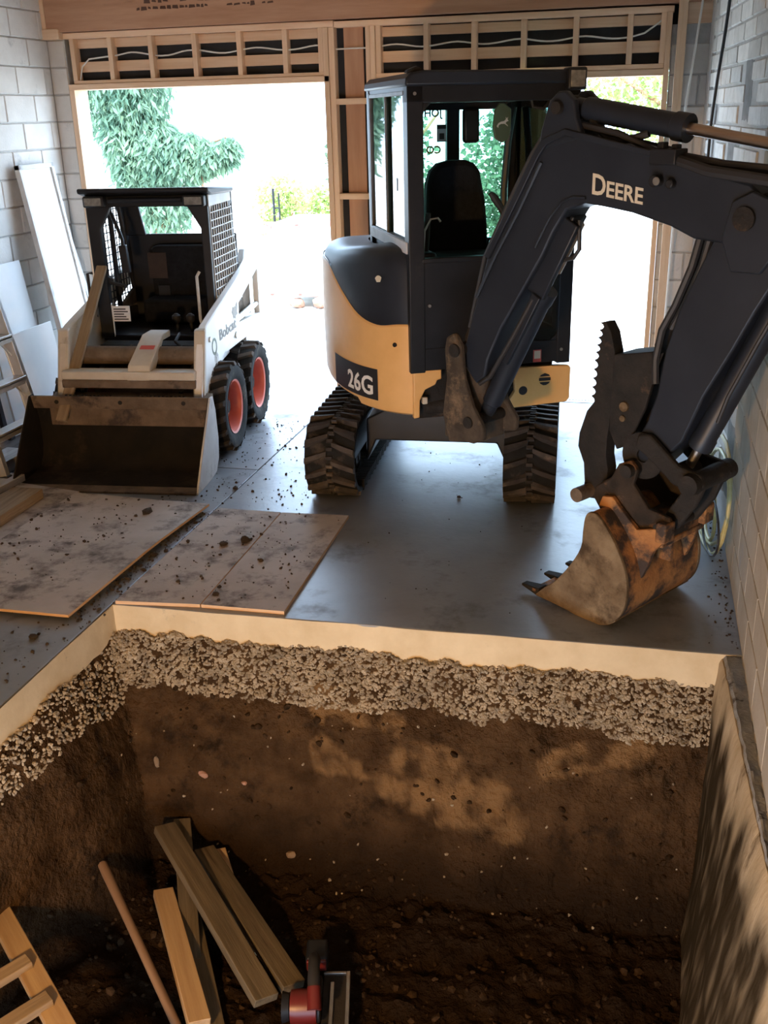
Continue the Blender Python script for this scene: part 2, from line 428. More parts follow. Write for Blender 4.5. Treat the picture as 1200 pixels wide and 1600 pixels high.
# cast faces of the cut edge
def cast_face(p0, p1, nrm, seed):
    mb = MB(); rows = []
    n = 60
    for j in range(5):
        z = -0.002 - (T + 0.012) * j / 4
        row = []
        for i in range(n + 1):
            t = i / n
            x, y = p0[0] + (p1[0] - p0[0]) * t, p0[1] + (p1[1] - p0[1]) * t
            k = 0.003 + 0.005 * fbm((x + seed, y, z * 3), 3.0) + 0.002 * j
            row.append((x + nrm[0] * k, y + nrm[1] * k, z + (0.012 * fbm((x * 3, y * 3, seed), 4.0) if j == 4 else 0)))
        rows.append(row)
    mb.sheet(rows)
    o = mb.build('slab_edge', M_edge, floor)
    o['label'] = 'pale cast edge face of the slab'
cast_face((PX0, pit_far(PX0)), (0.50, pit_far(0.5)), (0, -1), 1)
cast_face((PX0 + 0.002, PY0), (PX0 + 0.002, pit_far(PX0)), (1, 0), 5)

# ---- soil of the pit, gravel bed under the slab
def smooth(a, b, x):
    t = max(0.0, min(1.0, (x - a) / (b - a))); return t * t * (3 - 2 * t)
def soil_z(x, y):
    df = pit_far(x) - y
    dl = x - PX0
    dl = dl * (1.35 + max(0.0, 3.2 - y) * 3.2) / 1.35 if dl > 0 else dl
    n1 = fbm((x, y, 0.3), 1.3, 3); n2 = fbm((x, y, 3.1), 5.0, 4)
    df += 0.05 * n1 + 0.015 * n2
    dl += 0.06 * n1 + 0.02 * n2
    def prof(d, run):
        if d < 0.03: return -0.15
        if d < 0.03 + 0.11: return -0.16 - 0.20 * (d - 0.03) / 0.11
        t = (d - 0.14) / run
        if t < 1: return -0.36 - 0.76 * (t - 0.06 * math.sin(2 * math.pi * t))
        return -1.12 - 0.03 * (1 - math.exp(-(t - 1)))
    zf, zl = prof(df, 0.34), prof(dl * 1.35, 0.30)
    k = 0.10
    h = max(zf, zl)
    h += 0.5 * k * math.exp(-abs(zf - zl) / k) * (0.6 if min(zf, zl) > -1.05 else 0.2)
    h = min(h, -0.135)
    h += 0.034 * n2 + 0.022 * fbm((x, y, 9.0), 14.0, 4)
    return h
ys = [pit_far(0) + 0.09 - 0.0085 * i for i in range(86)]
ys += [ys[-1] - 0.022 * i for i in range(1, 130) if ys[-1] - 0.022 * i > PY0 - 0.05]
xs = [PX0 - 0.06 + 0.0125 * i for i in range(242)]
xs = [x for x in xs if x < 0.55]
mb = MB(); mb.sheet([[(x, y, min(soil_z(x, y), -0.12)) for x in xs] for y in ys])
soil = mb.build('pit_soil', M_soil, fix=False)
def tan_at(p):
    n = fbm((p.x, p.z, 1.0), 5.0, 4) * 0.055; n2 = fbm((p.x, p.z, 6.0), 11.0, 4)
    v = 0.0
    for x0, z0, x1, z1, w in ((-1.30, -0.58, -0.42, -0.82, 0.050), (-0.85, -0.55, -0.50, -0.70, 0.11), (-1.40, -0.34, -0.95, -0.40, 0.045), (-0.25, -0.50, 0.15, -0.42, 0.05), (-0.62, -0.66, -0.42, -0.80, 0.08)):
        d = Vector((x1 - x0, z1 - z0)); q = Vector((p.x - x0, p.z - z0))
        t = max(0, min(1, q.dot(d) / d.length_squared)); dist = (q - d * t).length + n
        v = max(v, 1 - smooth(w * 0.75, w * 1.15, dist))
    n3 = fbm((p.x, p.y, p.z * 1.5), 9.0, 5)
    return max(0.0, min(1.0, v * (0.62 + 0.9 * n2 + 0.7 * n3) + 0.28 * max(0.0, n3) * smooth(-0.9, -0.5, p.z))) if p.y > 3.3 else 0.0
set_tone(soil, 'tan_earth', tan_at)
set_tone(soil, 'shaded_wet_earth', lambda p: 0.92 * smooth(-0.74, -1.08, p.z + 0.06 * fbm((p.x, p.y, 2.0), 3.0, 3)))  # low soil darkened: wet earth plus pit-bottom shade put into the colour
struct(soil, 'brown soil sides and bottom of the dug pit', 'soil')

def scatter(name, meshes, spots, m, parent=None):
    """many small stones joined into one mesh"""
    mb = MB()
    src = [([v.co.copy() for v in me.vertices], [tuple(p.vertices) for p in me.polygons]) for me in meshes]
    for (p, s, a) in spots:
        vs, fs = random.choice(src)
        Rm = Matrix.Rotation(a, 3, 'Z') @ Matrix.Rotation(a * 1.7, 3, 'X')
        mb.add([Vector(p) + Rm @ (v * s) for v in vs], fs)
    return stuff(mb.build(name, m, parent, fix=False, smooth=False))
rocks = [rock_mesh('stone', M_gravel, i, 1.0, 0.65, 0.38) for i in range(8)]
sp = []
for i in range(8600):
    if random.random() < 0.80:
        x = random.uniform(PX0 + 0.02, 0.44); d = random.uniform(0.0, 0.135) + 0.02 * fbm((x, 0, 0), 3)
        y = pit_far(x) - d - 0.005
    else:
        y = random.uniform(2.2, 3.95); d = random.uniform(0.0, 0.105) + 0.02 * fbm((0, y, 0), 3)
        d /= 1 + 2.4 * max(0.0, 3.2 - y)
        if y < 2.75: continue
        x = PX0 + d + 0.005
    sp.append(((x, y, soil_z(x, y) + 0.002), random.uniform(0.0045, 0.0125), random.uniform(0, 6.28)))
for i in range(70):                       # stones that rolled down the slope
    x = random.uniform(PX0 + 0.1, 0.38); y = random.uniform(3.5, 3.85)
    sp.append(((x, y, soil_z(x, y) + 0.003), random.uniform(0.003, 0.009), random.uniform(0, 6.28)))
g = scatter('gravel', rocks, sp, M_gravel)
tag(g, 'crushed pale gravel bed under the cut concrete slab edge', 'gravel', kind='stuff')
crocks = [rock_mesh('clod', M_clod, 50 + i, flat=0.6) for i in range(6)]
sp = []
for i in range(900):
    x = random.uniform(PX0 + 0.15, 0.38); y = random.uniform(2.4, 3.85)
    sp.append(((x, y, soil_z(x, y) + 0.002), random.uniform(0.004, 0.02) * random.random() + 0.004, random.uniform(0, 6.28)))
g = scatter('soil_crumbs', [rock_mesh('crumb', M_crumb, 80 + i) for i in range(6)], sp, M_crumb)
tag(g, 'loose crumbs of brown soil lying in the pit', 'soil', kind='stuff')

# ---- concrete footing on the right of the pit
def foot_x(y, t):                          # t 0 top .. 1 bottom
    f = (4.08 - y) / 1.3
    return (0.432 + 0.055 * f) * (1 - t) + (0.385 - 0.10 * f) * t
mb = MB(); rows = []
for i in range(180):
    y = 4.085 - i * 0.021
    row = [(0.60, y, -0.030), (0.535, y, -0.030)]
    edge = foot_x(y, 0)
    row.append((edge + 0.010 + 0.003 * fbm((y, 1, 0), 8), y, -0.022))
    for j in range(29):
        t = j / 28
        row.append((foot_x(y, t) - 0.012 * math.sin(min(1, t * 4) * 1.57) + 0.010 * fbm((0, y, t * 1.3), 3.2), y, -0.045 - 1.35 * t))
    rows.append(row)
mb.sheet(rows)
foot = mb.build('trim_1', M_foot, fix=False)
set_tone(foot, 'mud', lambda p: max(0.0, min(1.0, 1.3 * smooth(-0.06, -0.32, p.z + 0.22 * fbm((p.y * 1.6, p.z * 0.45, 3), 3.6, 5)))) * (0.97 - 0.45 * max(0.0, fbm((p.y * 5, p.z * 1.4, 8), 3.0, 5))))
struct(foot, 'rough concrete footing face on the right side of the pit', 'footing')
mb = MB(); rows = []
for i in range(150):
    y = 4.07 - i * 0.025
    e = foot_x(y, 0) + 0.012 + 0.008 * fbm((y, 7, 0), 12)
    rows.append([(e + (0.53 - e) * k / 6, y, -0.010 + (0.014 * abs(fbm((y, k, 2), 7)) if 0 < k else -0.016)) for k in range(7)])
mb.sheet(rows)
o = mb.build('broken_top', M_ledge, foot, fix=False); o['label'] = 'broken grey top of the footing'

# ---- walls
def masonry(wall, name, m, origin, n_courses, z0, L, bl, bh, joint, depth, skip=None, seed=0, jit=0.0):
    """running bond of single units; ux is the direction along the wall, the room side is given by `depth` vector"""
    rr = random.Random(seed)
    cache = {}
    for c in range(n_courses):
        off = -(bl / 2) * (c % 2)
        s = off
        while s < L - 1e-3:
            a, b = max(s, 0) + joint / 2, min(s + bl, L) - joint / 2
            s += bl
            if b - a < 0.04: continue
            za, zb = z0 + c * bh + joint / 2, z0 + (c + 1) * bh - joint / 2
            mid = ((a + b) / 2, (za + zb) / 2)
            if skip and skip(*mid): continue
            key = round(b - a, 3)
            if key not in cache:
                w, h, d = (b - a) / 2, (zb - za) / 2, depth
                k = 0.006
                cache[key] = MB().add([(-w, 0, -h), (w, 0, -h), (w, 0, h), (-w, 0, h),
                                       (-w + k, -d, -h + k), (w - k, -d, -h + k), (w - k, -d, h - k), (-w + k, -d, h - k)],
                                      [(4, 5, 6, 7), (0, 1, 5, 4), (1, 2, 6, 5), (2, 3, 7, 6), (3, 0, 4, 7)]).mesh(name, m, False, False)
            F = origin @ Matrix.Translation((mid[0], rr.uniform(-jit, jit), mid[1]))
            mesh_obj(name, cache[key], wall, F)
# left wall: face at x = -4.70; local x runs along -Y so the room is on local -y
wl = struct(MB().box(-4.95, -4.70, -3.2, 8.12, -0.2, 3.25).build('wall_left', M_mortar), 'left wall of painted concrete block', 'wall')
masonry(wl, 'block', M_block, Matrix.Translation((-4.70, 4.6, 0)) @ Matrix.Rotation(R(90), 4, 'Z'), 16, 0.0, 3.3, 0.40, 0.20, 0.008, 0.010, seed=1, jit=0.002)
# right wall: straight near part, far part turned a little inwards
wr = struct(MB().prism([(0.53, -3.2), (0.53, 5.25), (0.335, 8.12), (0.85, 8.12), (0.85, -3.2)], -0.2, 3.25, 'z').build('wall_right', M_mortar), 'right wall of white brick and parged block', 'wall')
ang = math.atan2(0.335 - 0.53, 8.12 - 5.25)       # local +x along -Y direction of the wall
Fr_far = Matrix.Translation((0.335, 8.12, 0)) @ Matrix.Rotation(R(-90) - ang, 4, 'Z')
patches = [(1.50, 1.95, 1.35, 2.02), (1.93, 2.20, 2.12, 2.42), (0.74, 0.84, 0.6, 2.30), (0.44, 0.52, 0.4, 2.55), (2.55, 2.85, 0.22, 0.62)]
def inpatch(s, z):
    if s < 0.40 or (s > 2.75 + 0.1 * math.sin(z * 9)): return True
    if z < 0.19: return True
    return any(a <= s <= b and c <= z <= d for a, b, c, d in patches)
masonry(wr, 'brick', M_brick, Fr_far, 29, 0.10, 2.88, 0.40, 0.105, 0.012, 0.010, skip=inpatch, seed=2, jit=0.002)
for i, (a, b, c, d) in enumerate(patches):
    mb = MB(); rows = []
    for r_ in range(9):
        z = c + (d - c) * r_ / 8
        rows.append([(a + (b - a) * q / 5 + (0.02 * fbm((r_, i, q), 1.7) if q in (0, 5) else 0), -0.001 - (0 if q in (0, 5) or r_ in (0, 8) else 0.004), z + (0.02 * fbm((q, i, 5), 1.3) if r_ in (0, 8) else 0)) for q in range(6)])
    mb.sheet(rows); o = mb.build('mortar_patch', M_patch, wr, Fr_far, fix=False); o['label'] = 'grey mortar-filled patch in the white brick'
o = MB().box(0, 0.40, -0.012, 0.02, 0, 3.25).build('corner_plaster', M_board, wr, Fr_far); o['label'] = 'smooth white plaster strip at the corner'
Fr_near = Matrix.Translation((0.53, 5.40, 0)) @ Matrix.Rotation(R(-90), 4, 'Z')
masonry(wr, 'block', M_parge, Fr_near, 17, -0.2, 5.2, 0.40, 0.20, 0.005, 0.008, seed=3, skip=lambda s, z: False)
# wall behind the viewer and the ceiling
struct(MB().box(-4.95, 0.85, -3.4, -3.2, -0.2, 3.25).build('wall_front', M_mortar), 'plain wall behind the viewer', 'wall')
struct(MB().box(-4.95, 0.85, -3.4, 8.3, 3.25, 3.45).build('ceiling', M_ceil), 'boarded ceiling above the framed doorways', 'ceiling')

# ---- back wall: block wings, timber framing, black sheathing
wb = struct(empty('wall_back', frame(0, YB, 0, 0)), 'timber framed back wall with two open doorways', 'wall')
FY = frame(0, YB, 0, 0)
masonry_core = MB().box(-4.70, -4.545, 0.012, 0.22, 0, 2.82).box(0.085, 0.40, 0.012, 0.22, 0, 2.72)
o = masonry_core.build('wing_core', M_mortar, wb, FY)
for x0, x1, top in ((-4.70, -4.545, 14), (0.085, 0.36, 13)):
    masonry(wb, 'block', M_block, Matrix.Translation((x0, YB + 0.012, 0)), top, 0.0, x1 - x0, 0.40, 0.20, 0.008, 0.010, seed=4, jit=0.001)
def timb(name, x0, x1, z0, z1, y0=0.0, y1=0.09, m=None):
    m = m or M_stud
    if x1 - x0 > z1 - z0:
        return stick(name, (x0, YB + (y0 + y1) / 2, (z0 + z1) / 2), (x1, YB + (y0 + y1) / 2, (z0 + z1) / 2), y1 - y0, z1 - z0, m, wb)
    return stick(name, ((x0 + x1) / 2, YB + (y0 + y1) / 2, z0), ((x0 + x1) / 2, YB + (y0 + y1) / 2, z1), y1 - y0, x1 - x0, m, wb, up=(1, 0, 0))
# sheathing seen between the studs
MB().box(-4.55, -2.37, 0.11, 0.13, 2.47, 2.83).box(-2.05, 0.09, 0.11, 0.13, 2.45, 2.83).box(-2.40, -2.02, 0.11, 0.13, 0, 2.83).box(-4.75, 0.60, 0.22, 0.24, 2.50, 3.30).build('black_sheathing', M_dark, wb, FY)
timb('jamb', -4.545, -4.50, 0, 2.432, -0.01, 0.20)
timb('jamb', -2.415, -2.375, 0, 2.80, -0.01, 0.20)
timb('stud', -2.373, -2.330, 0, 2.80)
timb('stud', -2.090, -2.055, 0, 2.80)
timb('jamb', -2.053, -2.015, 0, 2.80, -0.01, 0.20)
timb('jamb', 0.045, 0.082, 0, 2.80, -0.01, 0.20)
timb('stud', 0.118, 0.178, 0, 3.20, -0.10, -0.03)
timb('sheathing_board', -2.275, -2.125, 0, 2.82, 0.07, 0.085, M_osb)
for z in (2.27, 1.585, 0.75):
    timb('blocking', -2.33, -2.09, z, z + 0.042, 0.0, 0.09)
timb('door_header', -4.545, -2.375, 2.432, 2.474, -0.01, 0.20)
timb('door_header', -2.053, 0.045, 2.402, 2.444, -0.01, 0.20)
timb('bottom_plate', -4.50, -2.415, 2.476, 2.500)
timb('bottom_plate', -2.015, 0.045, 2.446, 2.478)
timb('top_plate', -4.545, -2.33, 2.802, 2.845, -0.005, 0.09)
timb('top_plate', -2.325, 0.09, 2.797, 2.838, -0.005, 0.09)
for z0, z1 in ((2.735, 2.800), (2.562, 2.638)):
    timb('nailer', -4.50, -2.415, z0, z1, 0.06, 0.10)
    timb('nailer', -2.015, 0.045, z0 - 0.01, z1 - 0.01, 0.06, 0.10)
for x in (-4.50, -4.175, -3.83, -3.465, -3.10, -2.735, -2.455):
    timb('cripple_stud', x, x + 0.038, 2.50, 2.802, 0.0, 0.088)
for x in (-2.013, -1.655, -1.305, -0.95, -0.585, -0.215, 0.008):
    timb('cripple_stud', x, x + 0.038, 2.478, 2.798, 0.0, 0.088)
o = timb('ledger', -4.72, -4.55, 2.80, 2.875, -0.06, 0.10)
o = timb('ledger', 0.18, 0.36, 2.72, 2.87, -0.02, 0.06)
timb('end_post', -4.70, -4.655, 2.875, 3.25, -0.05, 0.05)
beam_o = timb('lintel_beam', -4.655, 0.33, 2.850, 3.25, -0.045, 0.10, M_osb)
# smudged print on the beam
mb = MB(); rr = random.Random(4)
for row in range(2):
    x = -3.87
    while x < -2.80:
        w = rr.uniform(0.02, 0.055)
        if rr.random() < 0.82:
            h = rr.uniform(0.012, 0.028)
            zc = 2.985 + row * 0.045 + (x + 3.9) * 0.0
            mb.add([(x, -0.0465, zc - h / 2 + rr.uniform(-.006, .006)), (x + w, -0.0465, zc - h / 2), (x + w * .9, -0.0465, zc + h / 2), (x + w * .1, -0.0465, zc + h / 2 + rr.uniform(-.006, .006))], [(0, 1, 2, 3)])
        x += w + rr.uniform(0.004, 0.014)
o = mb.build('smudged_print', mat('faded_ink', (0.10, 0.055, 0.04), None, rough=0.9), wb, FY, smooth=False, fix=False)
o['label'] = 'black smudged stamp on the brown beam'
# small timber edge on the far top right behind the ledger
MB().box(0.178, 0.40, 0.10, 0.20, 2.70, 3.25).build('black_sheathing', M_dark, wb, FY)

# cable along the cripple studs of both headers
def cable_pts(x0, x1, zf, n=40):
    return [(x0 + (x1 - x0) * i / n, YB + 0.045 + 0.012 * math.sin(i * 1.3), zf(i / n)) for i in range(n + 1)]
mb = MB()
mb.tube([(-4.46, YB + 0.03, 2.49), (-4.42, YB + 0.02, 2.60), (-4.36, YB + 0.03, 2.655), (-4.24, YB + 0.03, 2.665)] +
        cable_pts(-4.12, -2.40, lambda t: 2.675 + 0.018 * math.sin(t * 21) * (1 - 0.4 * t)) + cable_pts(-2.36, -2.06, lambda t: 2.655, 6) +
        cable_pts(-2.0, -0.18, lambda t: 2.66 + 0.012 * math.sin(t * 25)) + [(-0.1, YB + 0.03, 2.675), (-0.03, YB + 0.03, 2.72), (0.01, YB + 0.04, 2.75)], 0.006, 6)
tag(mb.build('electrical_cable', M_cablew), 'thin white electrical cable running through the door header studs', 'cable')
mb = MB()
mb.tube([(0.29, YB - 0.13, 3.24), (0.275, YB - 0.13, 2.95), (0.245, YB - 0.14, 2.6), (0.21, YB - 0.145, 2.2), (0.19, YB - 0.145, 1.8), (0.185, YB - 0.145, 1.2), (0.18, YB - 0.145, 0.4)], 0.0075, 6)
tag(mb.build('hanging_cord', M_cablew), 'thin pale cord hanging down in front of the right door stud', 'cord')
mb = MB()
Wn = lambda s, z: tuple(Fr_far @ Vector((s, -0.025, z)))
mb.tube([Wn(1.32, 3.24), Wn(1.28, 3.0), Wn(1.1, 2.6), Wn(0.92, 2.35), Wn(0.80, 2.1), Wn(0.775, 1.6), Wn(0.77, 0.9), Wn(0.77, 0.5)], 0.010, 6)
tag(mb.build('conduit_cable', M_hose), 'black cable running down the white brick wall chase', 'cable')
# threshold drain
dr = tag(MB().box(-2.0, 0.05, 8.02, 8.03, -0.02, 0.004).box(-2.0, 0.05, 8.10, 8.11, -0.02, 0.004).build('trench_drain', M_steel), 'narrow slotted drain across the right doorway threshold', 'drain')
mb = MB()
for i in range(82):
    mb.box(-2.0 + i * 0.025, -1.988 + i * 0.025, 8.03, 8.10, -0.01, 0.003)
stuff(mb.build('grate_bars', M_steel, dr, smooth=False))
# ================================================================ mini excavator
EX = tag(empty('excavator', frame(-1.2, 6.42, 0, 0)), 'yellow and black mini excavator on rubber tracks, boom reaching out to a muddy bucket', 'excavator')
FT = frame(-1.2, 6.42, 0, 4)        # undercarriage: local +x to the picture's right, +y to the back
FU = frame(-1.2, 6.42, 0, 26)       # upper structure, slewed
FB = frame(0.07, 4.47, 0, -33.58)   # boom plane: local x outwards along the boom, y away from the viewer

# ---- tracks
HY, TR, ZC = 0.70, 0.222, 0.250     # half distance between idlers, belt radius, axle height
def belt(u, r):
    """point and outward normal of the track loop at arc fraction u"""
    st, arc = 2 * HY, math.pi * TR
    P = 2 * st + 2 * arc
    s = (u % 1.0) * P
    if s < st: return (-HY + s, ZC + r), (0, 1)
    s -= st
    if s < arc:
        a = math.pi / 2 - s / TR
        return (HY + r * math.cos(a), ZC + r * math.sin(a)), (math.cos(a), math.sin(a))
    s -= arc
    if s < st: return (HY - s, ZC - r), (0, -1)
    s -= st
    a = -math.pi / 2 - s / TR
    return (-HY + r * math.cos(a), ZC + r * math.sin(a)), (math.cos(a), math.sin(a))
NL = 42
lug_me = {}
for sgn in (-1, 1):
    w = 0.152
    pts = [(0.012 * sgn, 0.020), (0.012 * sgn, 0.052), (0.06 * sgn, 0.030), (w * sgn, -0.008), (w * sgn, -0.046), (0.075 * sgn, -0.016)]
    top = [(p[0] * 0.96 + 0.003 * sgn, p[1] * 0.72 + 0.002, 0.026) for p in pts]
    base = [(p[0], p[1], -0.004) for p in pts]
    n = len(pts)
    lug_me[sgn] = MB().add(base + top, [tuple(range(n, 2 * n))] + [(i, (i + 1) % n, n + (i + 1) % n, n + i) for i in range(n)]).mesh('lug', M_lug, False)
for xc in (-0.605, 0.578):
    mb = MB(); rows = []
    K = 96
    for i in range(K + 1):
        u = i / K
        (y1, z1), _ = belt(u, TR); (y0, z0), _ = belt(u, TR - 0.028)
        rows.append([(xc - 0.152, y0, z0), (xc - 0.152, y1, z1), (xc, y1, z1), (xc + 0.152, y1, z1), (xc + 0.152, y0, z0), (xc - 0.152, y0, z0)])
    mb.sheet(rows)
    trk = mb.build('track', M_rubber, EX, FT)
    for i in range(NL):
        for sgn in (-1, 1):
            (y, z), (ny, nz_) = belt((i + (0.5 if sgn > 0 else 0)) / NL, TR)
            # tangent in the running direction
            Fl = Matrix(((1, 0, 0, xc), (0, nz_, ny, y), (0, -ny, nz_, z), (0, 0, 0, 1)))
            mesh_obj('lug', lug_me[sgn], trk, FT @ Fl)
    mb = MB()
    for i in range(NL * 2):               # drive slots down the middle of the belt
        (y, z), (ny, nz_) = belt(i / (NL * 2), TR + 0.004)
        ty, tz = nz_, -ny
        mb.add([(xc - 0.022, y - ty * .012, z - tz * .012), (xc + 0.022, y - ty * .012, z - tz * .012), (xc + 0.022, y + ty * .012, z + tz * .012), (xc - 0.022, y + ty * .012, z + tz * .012),
                (xc - 0.018, y - ty * .009 + ny * .012, z - tz * .009 + nz_ * .012), (xc + 0.018, y - ty * .009 + ny * .012, z - tz * .009 + nz_ * .012), (xc + 0.018, y + ty * .009 + ny * .012, z + tz * .009 + nz_ * .012), (xc - 0.018, y + ty * .009 + ny * .012, z + tz * .009 + nz_ * .012)],
               [(4, 5, 6, 7), (0, 1, 5, 4), (1, 2, 6, 5), (2, 3, 7, 6), (3, 0, 4, 7)])
    stuff(mb.build('centre_links', M_lug, trk, FT, smooth=False))
    for y in (-HY, HY):
        mb = MB().lathe([(0.06, -0.05), (0.17, -0.05), (TR - 0.032, -0.035), (TR - 0.032, 0.035), (0.17, 0.05), (0.06, 0.05)], (xc, y, ZC), 'x', 28).cyl((xc - 0.07, y, ZC), (xc + 0.07, y, ZC), 0.05)
        mb.build('idler_wheel', M_greasy, trk, FT)
    for y in (-0.36, 0, 0.36):
        MB().lathe([(0.02, -0.06), (0.075, -0.06), (0.075, 0.06), (0.02, 0.06)], (xc, y, 0.115), 'x', 18).build('roller', M_greasy, trk, FT)
    s = 1 if xc < 0 else -1
    mb = MB().prism([(-0.62, 0.17), (-0.50, 0.36), (0.50, 0.36), (0.62, 0.17), (0.5, 0.15), (-0.5, 0.15)], xc - 0.07, xc + 0.07, 'x')
    mb.build('track_frame', M_black, trk, FT, 0.01)
    mb = MB()
    for i in range(46):                   # inner guide lugs along the lower run
        y = -HY + 2 * HY * i / 45
        mb.box(xc + s * 0.10 - 0.012, xc + s * 0.155 + 0.012, y - 0.006, y + 0.006, 0.045, 0.095)
    stuff(mb.build('guide_lugs', M_rubber, trk, FT, smooth=False))
# ---- undercarriage
mb = MB().prism([(-0.46, 0.14), (-0.40, 0.28), (0.36, 0.28), (0.44, 0.10), (0.46, 0.10), (0.46, 0.40), (0.30, 0.50), (-0.30, 0.50), (-0.46, 0.42)], -0.48, 0.40, 'y')
uc = mb.build('undercarriage', M_black, EX, FT, 0.012)
MB().lathe([(0.20, 0), (0.36, 0), (0.36, 0.12), (0.20, 0.12)], (0, -0.05, 0.48), 'z', 36).build('slew_ring', M_greasy, uc, FT)

# ---- upper structure: skirts, hood, counterweight
def crom(P, n):
    out = []
    m = len(P)
    for i in range(m - 1):
        a, b, c, d = P[max(i - 1, 0)], P[i], P[i + 1], P[min(i + 2, m - 1)]
        for k in range(n):
            t = k / n
            out.append(tuple(0.5 * (2 * b[j] + (c[j] - a[j]) * t + (2 * a[j] - 5 * b[j] + 4 * c[j] - d[j]) * t * t + (3 * b[j] - a[j] - 3 * c[j] + d[j]) * t ** 3) for j in range(len(b))))
    out.append(P[-1]); return out
# x, y, height of the yellow, height of the hood top
side = [(-0.445, -0.905, 1.12, 1.50), (-0.53, -0.845, 1.115, 1.515), (-0.62, -0.74, 1.10, 1.52), (-0.70, -0.58, 1.14, 1.515), (-0.755, -0.36, 1.25, 1.49), (-0.778, -0.08, 1.36, 1.46), (-0.765, 0.22, 1.375, 1.455), (-0.70, 0.48, 1.375, 1.45), (-0.55, 0.70, 1.375, 1.44), (-0.30, 0.82, 1.37, 1.43), (0.0, 0.86, 1.36, 1.42), (0.26, 0.80, 1.2, 1.4), (0.44, 0.60, 0.9, 1.4), (0.475, 0.34, 0.83, 1.4)]
outl = crom(side, 5)
n_left = 52                                # stations belonging to the hood
def inset(i, k):
    p = outl[i]; a = outl[max(i - 1, 0)]; b = outl[min(i + 1, len(outl) - 1)]
    tx, ty = b[0] - a[0], b[1] - a[1]; l = math.hypot(tx, ty)
    return p[0] + ty / l * -k if False else p[0] - (-ty / l) * -k, p[1] - (tx / l) * -k
def inw(i, k):
    """station i moved k inwards (towards the machine's middle)"""
    p = outl[i]; a = outl[max(i - 1, 0)]; b = outl[min(i + 1, len(outl) - 1)]
    tx, ty = b[0] - a[0], b[1] - a[1]; l = math.hypot(tx, ty)
    nx, ny = ty / l, -tx / l
    if nx * (-p[0] - 0.1) + ny * (-p[1]) < 0: nx, ny = -nx, -ny
    return p[0] + nx * k, p[1] + ny * k
mb = MB(); rows = []
for i in range(len(outl)):
    zt = outl[i][2]; zb = 0.585 + (0.03 if i > 15 else 0.0)
    row = []
    for k, z in ((0.10, zb), (0.045, zb + 0.004), (0.012, zb + 0.022), (0.0, zb + 0.06), (-0.006, (zb + zt) / 2), (0.0, zt - 0.012), (0.006, zt - 0.003), (0.02, zt), (0.12, zt)):
        x, y = inw(i, k); row.append((x, y, z))
    rows.append(row)
mb.sheet(rows)
n0, n1 = 0, 9
mb.f.append(tuple(range(9)))
body = mb.build('body_panel', M_yellow, EX, FU)
body['label'] = 'yellow side cover and counterweight'
mb = MB(); rows = []
for i in range(n_left):
    zb, zt = outl[i][2] - 0.01, outl[i][3]
    row = []
    for k, z in ((0.05, zb), (0.010, zb), (0.006, zb + 0.015), (0.012, zt - 0.10), (0.022, zt - 0.055), (0.045, zt - 0.022), (0.085, zt - 0.004), (0.16, zt), (0.30, zt + 0.004)):
        x, y = inw(i, k); x = x if i < 40 else x
        row.append((min(x, -0.40) if i < 36 else x, y, z))
    rows.append(row)
mb.sheet(rows); mb.f.append(tuple(range(9)))
hood = mb.build('hood', M_boom, EX, FU)
hood['label'] = 'dark grey hood over the yellow side cover'
def on_side(x, z, dep):
    """wraps flat lettering round the side cover: x is the arc length from the front corner"""
    s = 0.0
    for i in range(len(outl) - 1):
        a, b = outl[i], outl[i + 1]; l = math.hypot(b[0] - a[0], b[1] - a[1])
        if s + l >= x or i == len(outl) - 2:
            t = (x - s) / l
            p = (a[0] + (b[0] - a[0]) * t, a[1] + (b[1] - a[1]) * t)
            nx, ny = (b[1] - a[1]) / l, -(b[0] - a[0]) / l
            if nx * p[0] + ny * p[1] < 0: nx, ny = -nx, -ny
            k = 0.0075 + dep
            return (p[0] + nx * k, p[1] + ny * k, z)
        s += l
mb = MB()
mb.sheet([[on_side(0.235 + 0.55 * i / 24, 0.662 + (0.845 - 0.662) * j / 3 + 0.000, 0.0005) for j in range(4)] for i in range(25)])
mb.build('decal_band', M_decal, body, FU, fix=False)
vs, fs = text_mesh('26G', 0.150, 0.001, 0.003, 1.02)
wid = max(v[0] for v in vs)
mb = MB(); mb.add([on_side(0.275 + (wid - v[0]) * 1.06, 0.690 + v[1], 0.002 + v[2]) for v in vs], fs)
o = mb.build('lettering', M_letw, body, FU, smooth=False, fix=False); o['label'] = 'white 26G lettering on a black band'
mb = MB(); mb.add([on_side(0.30 + 0.05 * math.cos(t), 1.30 + 0.05 * math.sin(t), -0.004) for t in (0.6, 1.0, 1.4, 1.8, 2.2)] + [on_side(0.30, 1.285, -0.004)], [(0, 1, 2, 3, 4, 5)])
MB().cyl(on_side(0.11, 1.0, -0.01), on_side(0.11, 1.0, 0.004), 0.012, n=14).build('latch', M_black, body, FU)
mb = MB(); c = [(0.205 + 0.035 * math.cos(t), 1.325 + 0.05 * math.sin(t)) for t in (0.7, 1.0, 1.3, 1.6, 1.9, 2.2)] + [(0.205 + 0.018 * math.cos(t), 1.325 + 0.02 * math.sin(t)) for t in (2.2, 0.7)]
mb.add([on_side(a, b, 0.004) for a, b in c], [tuple(range(8))])
mb.build('sticker', M_letter, hood, FU, smooth=False, fix=False)
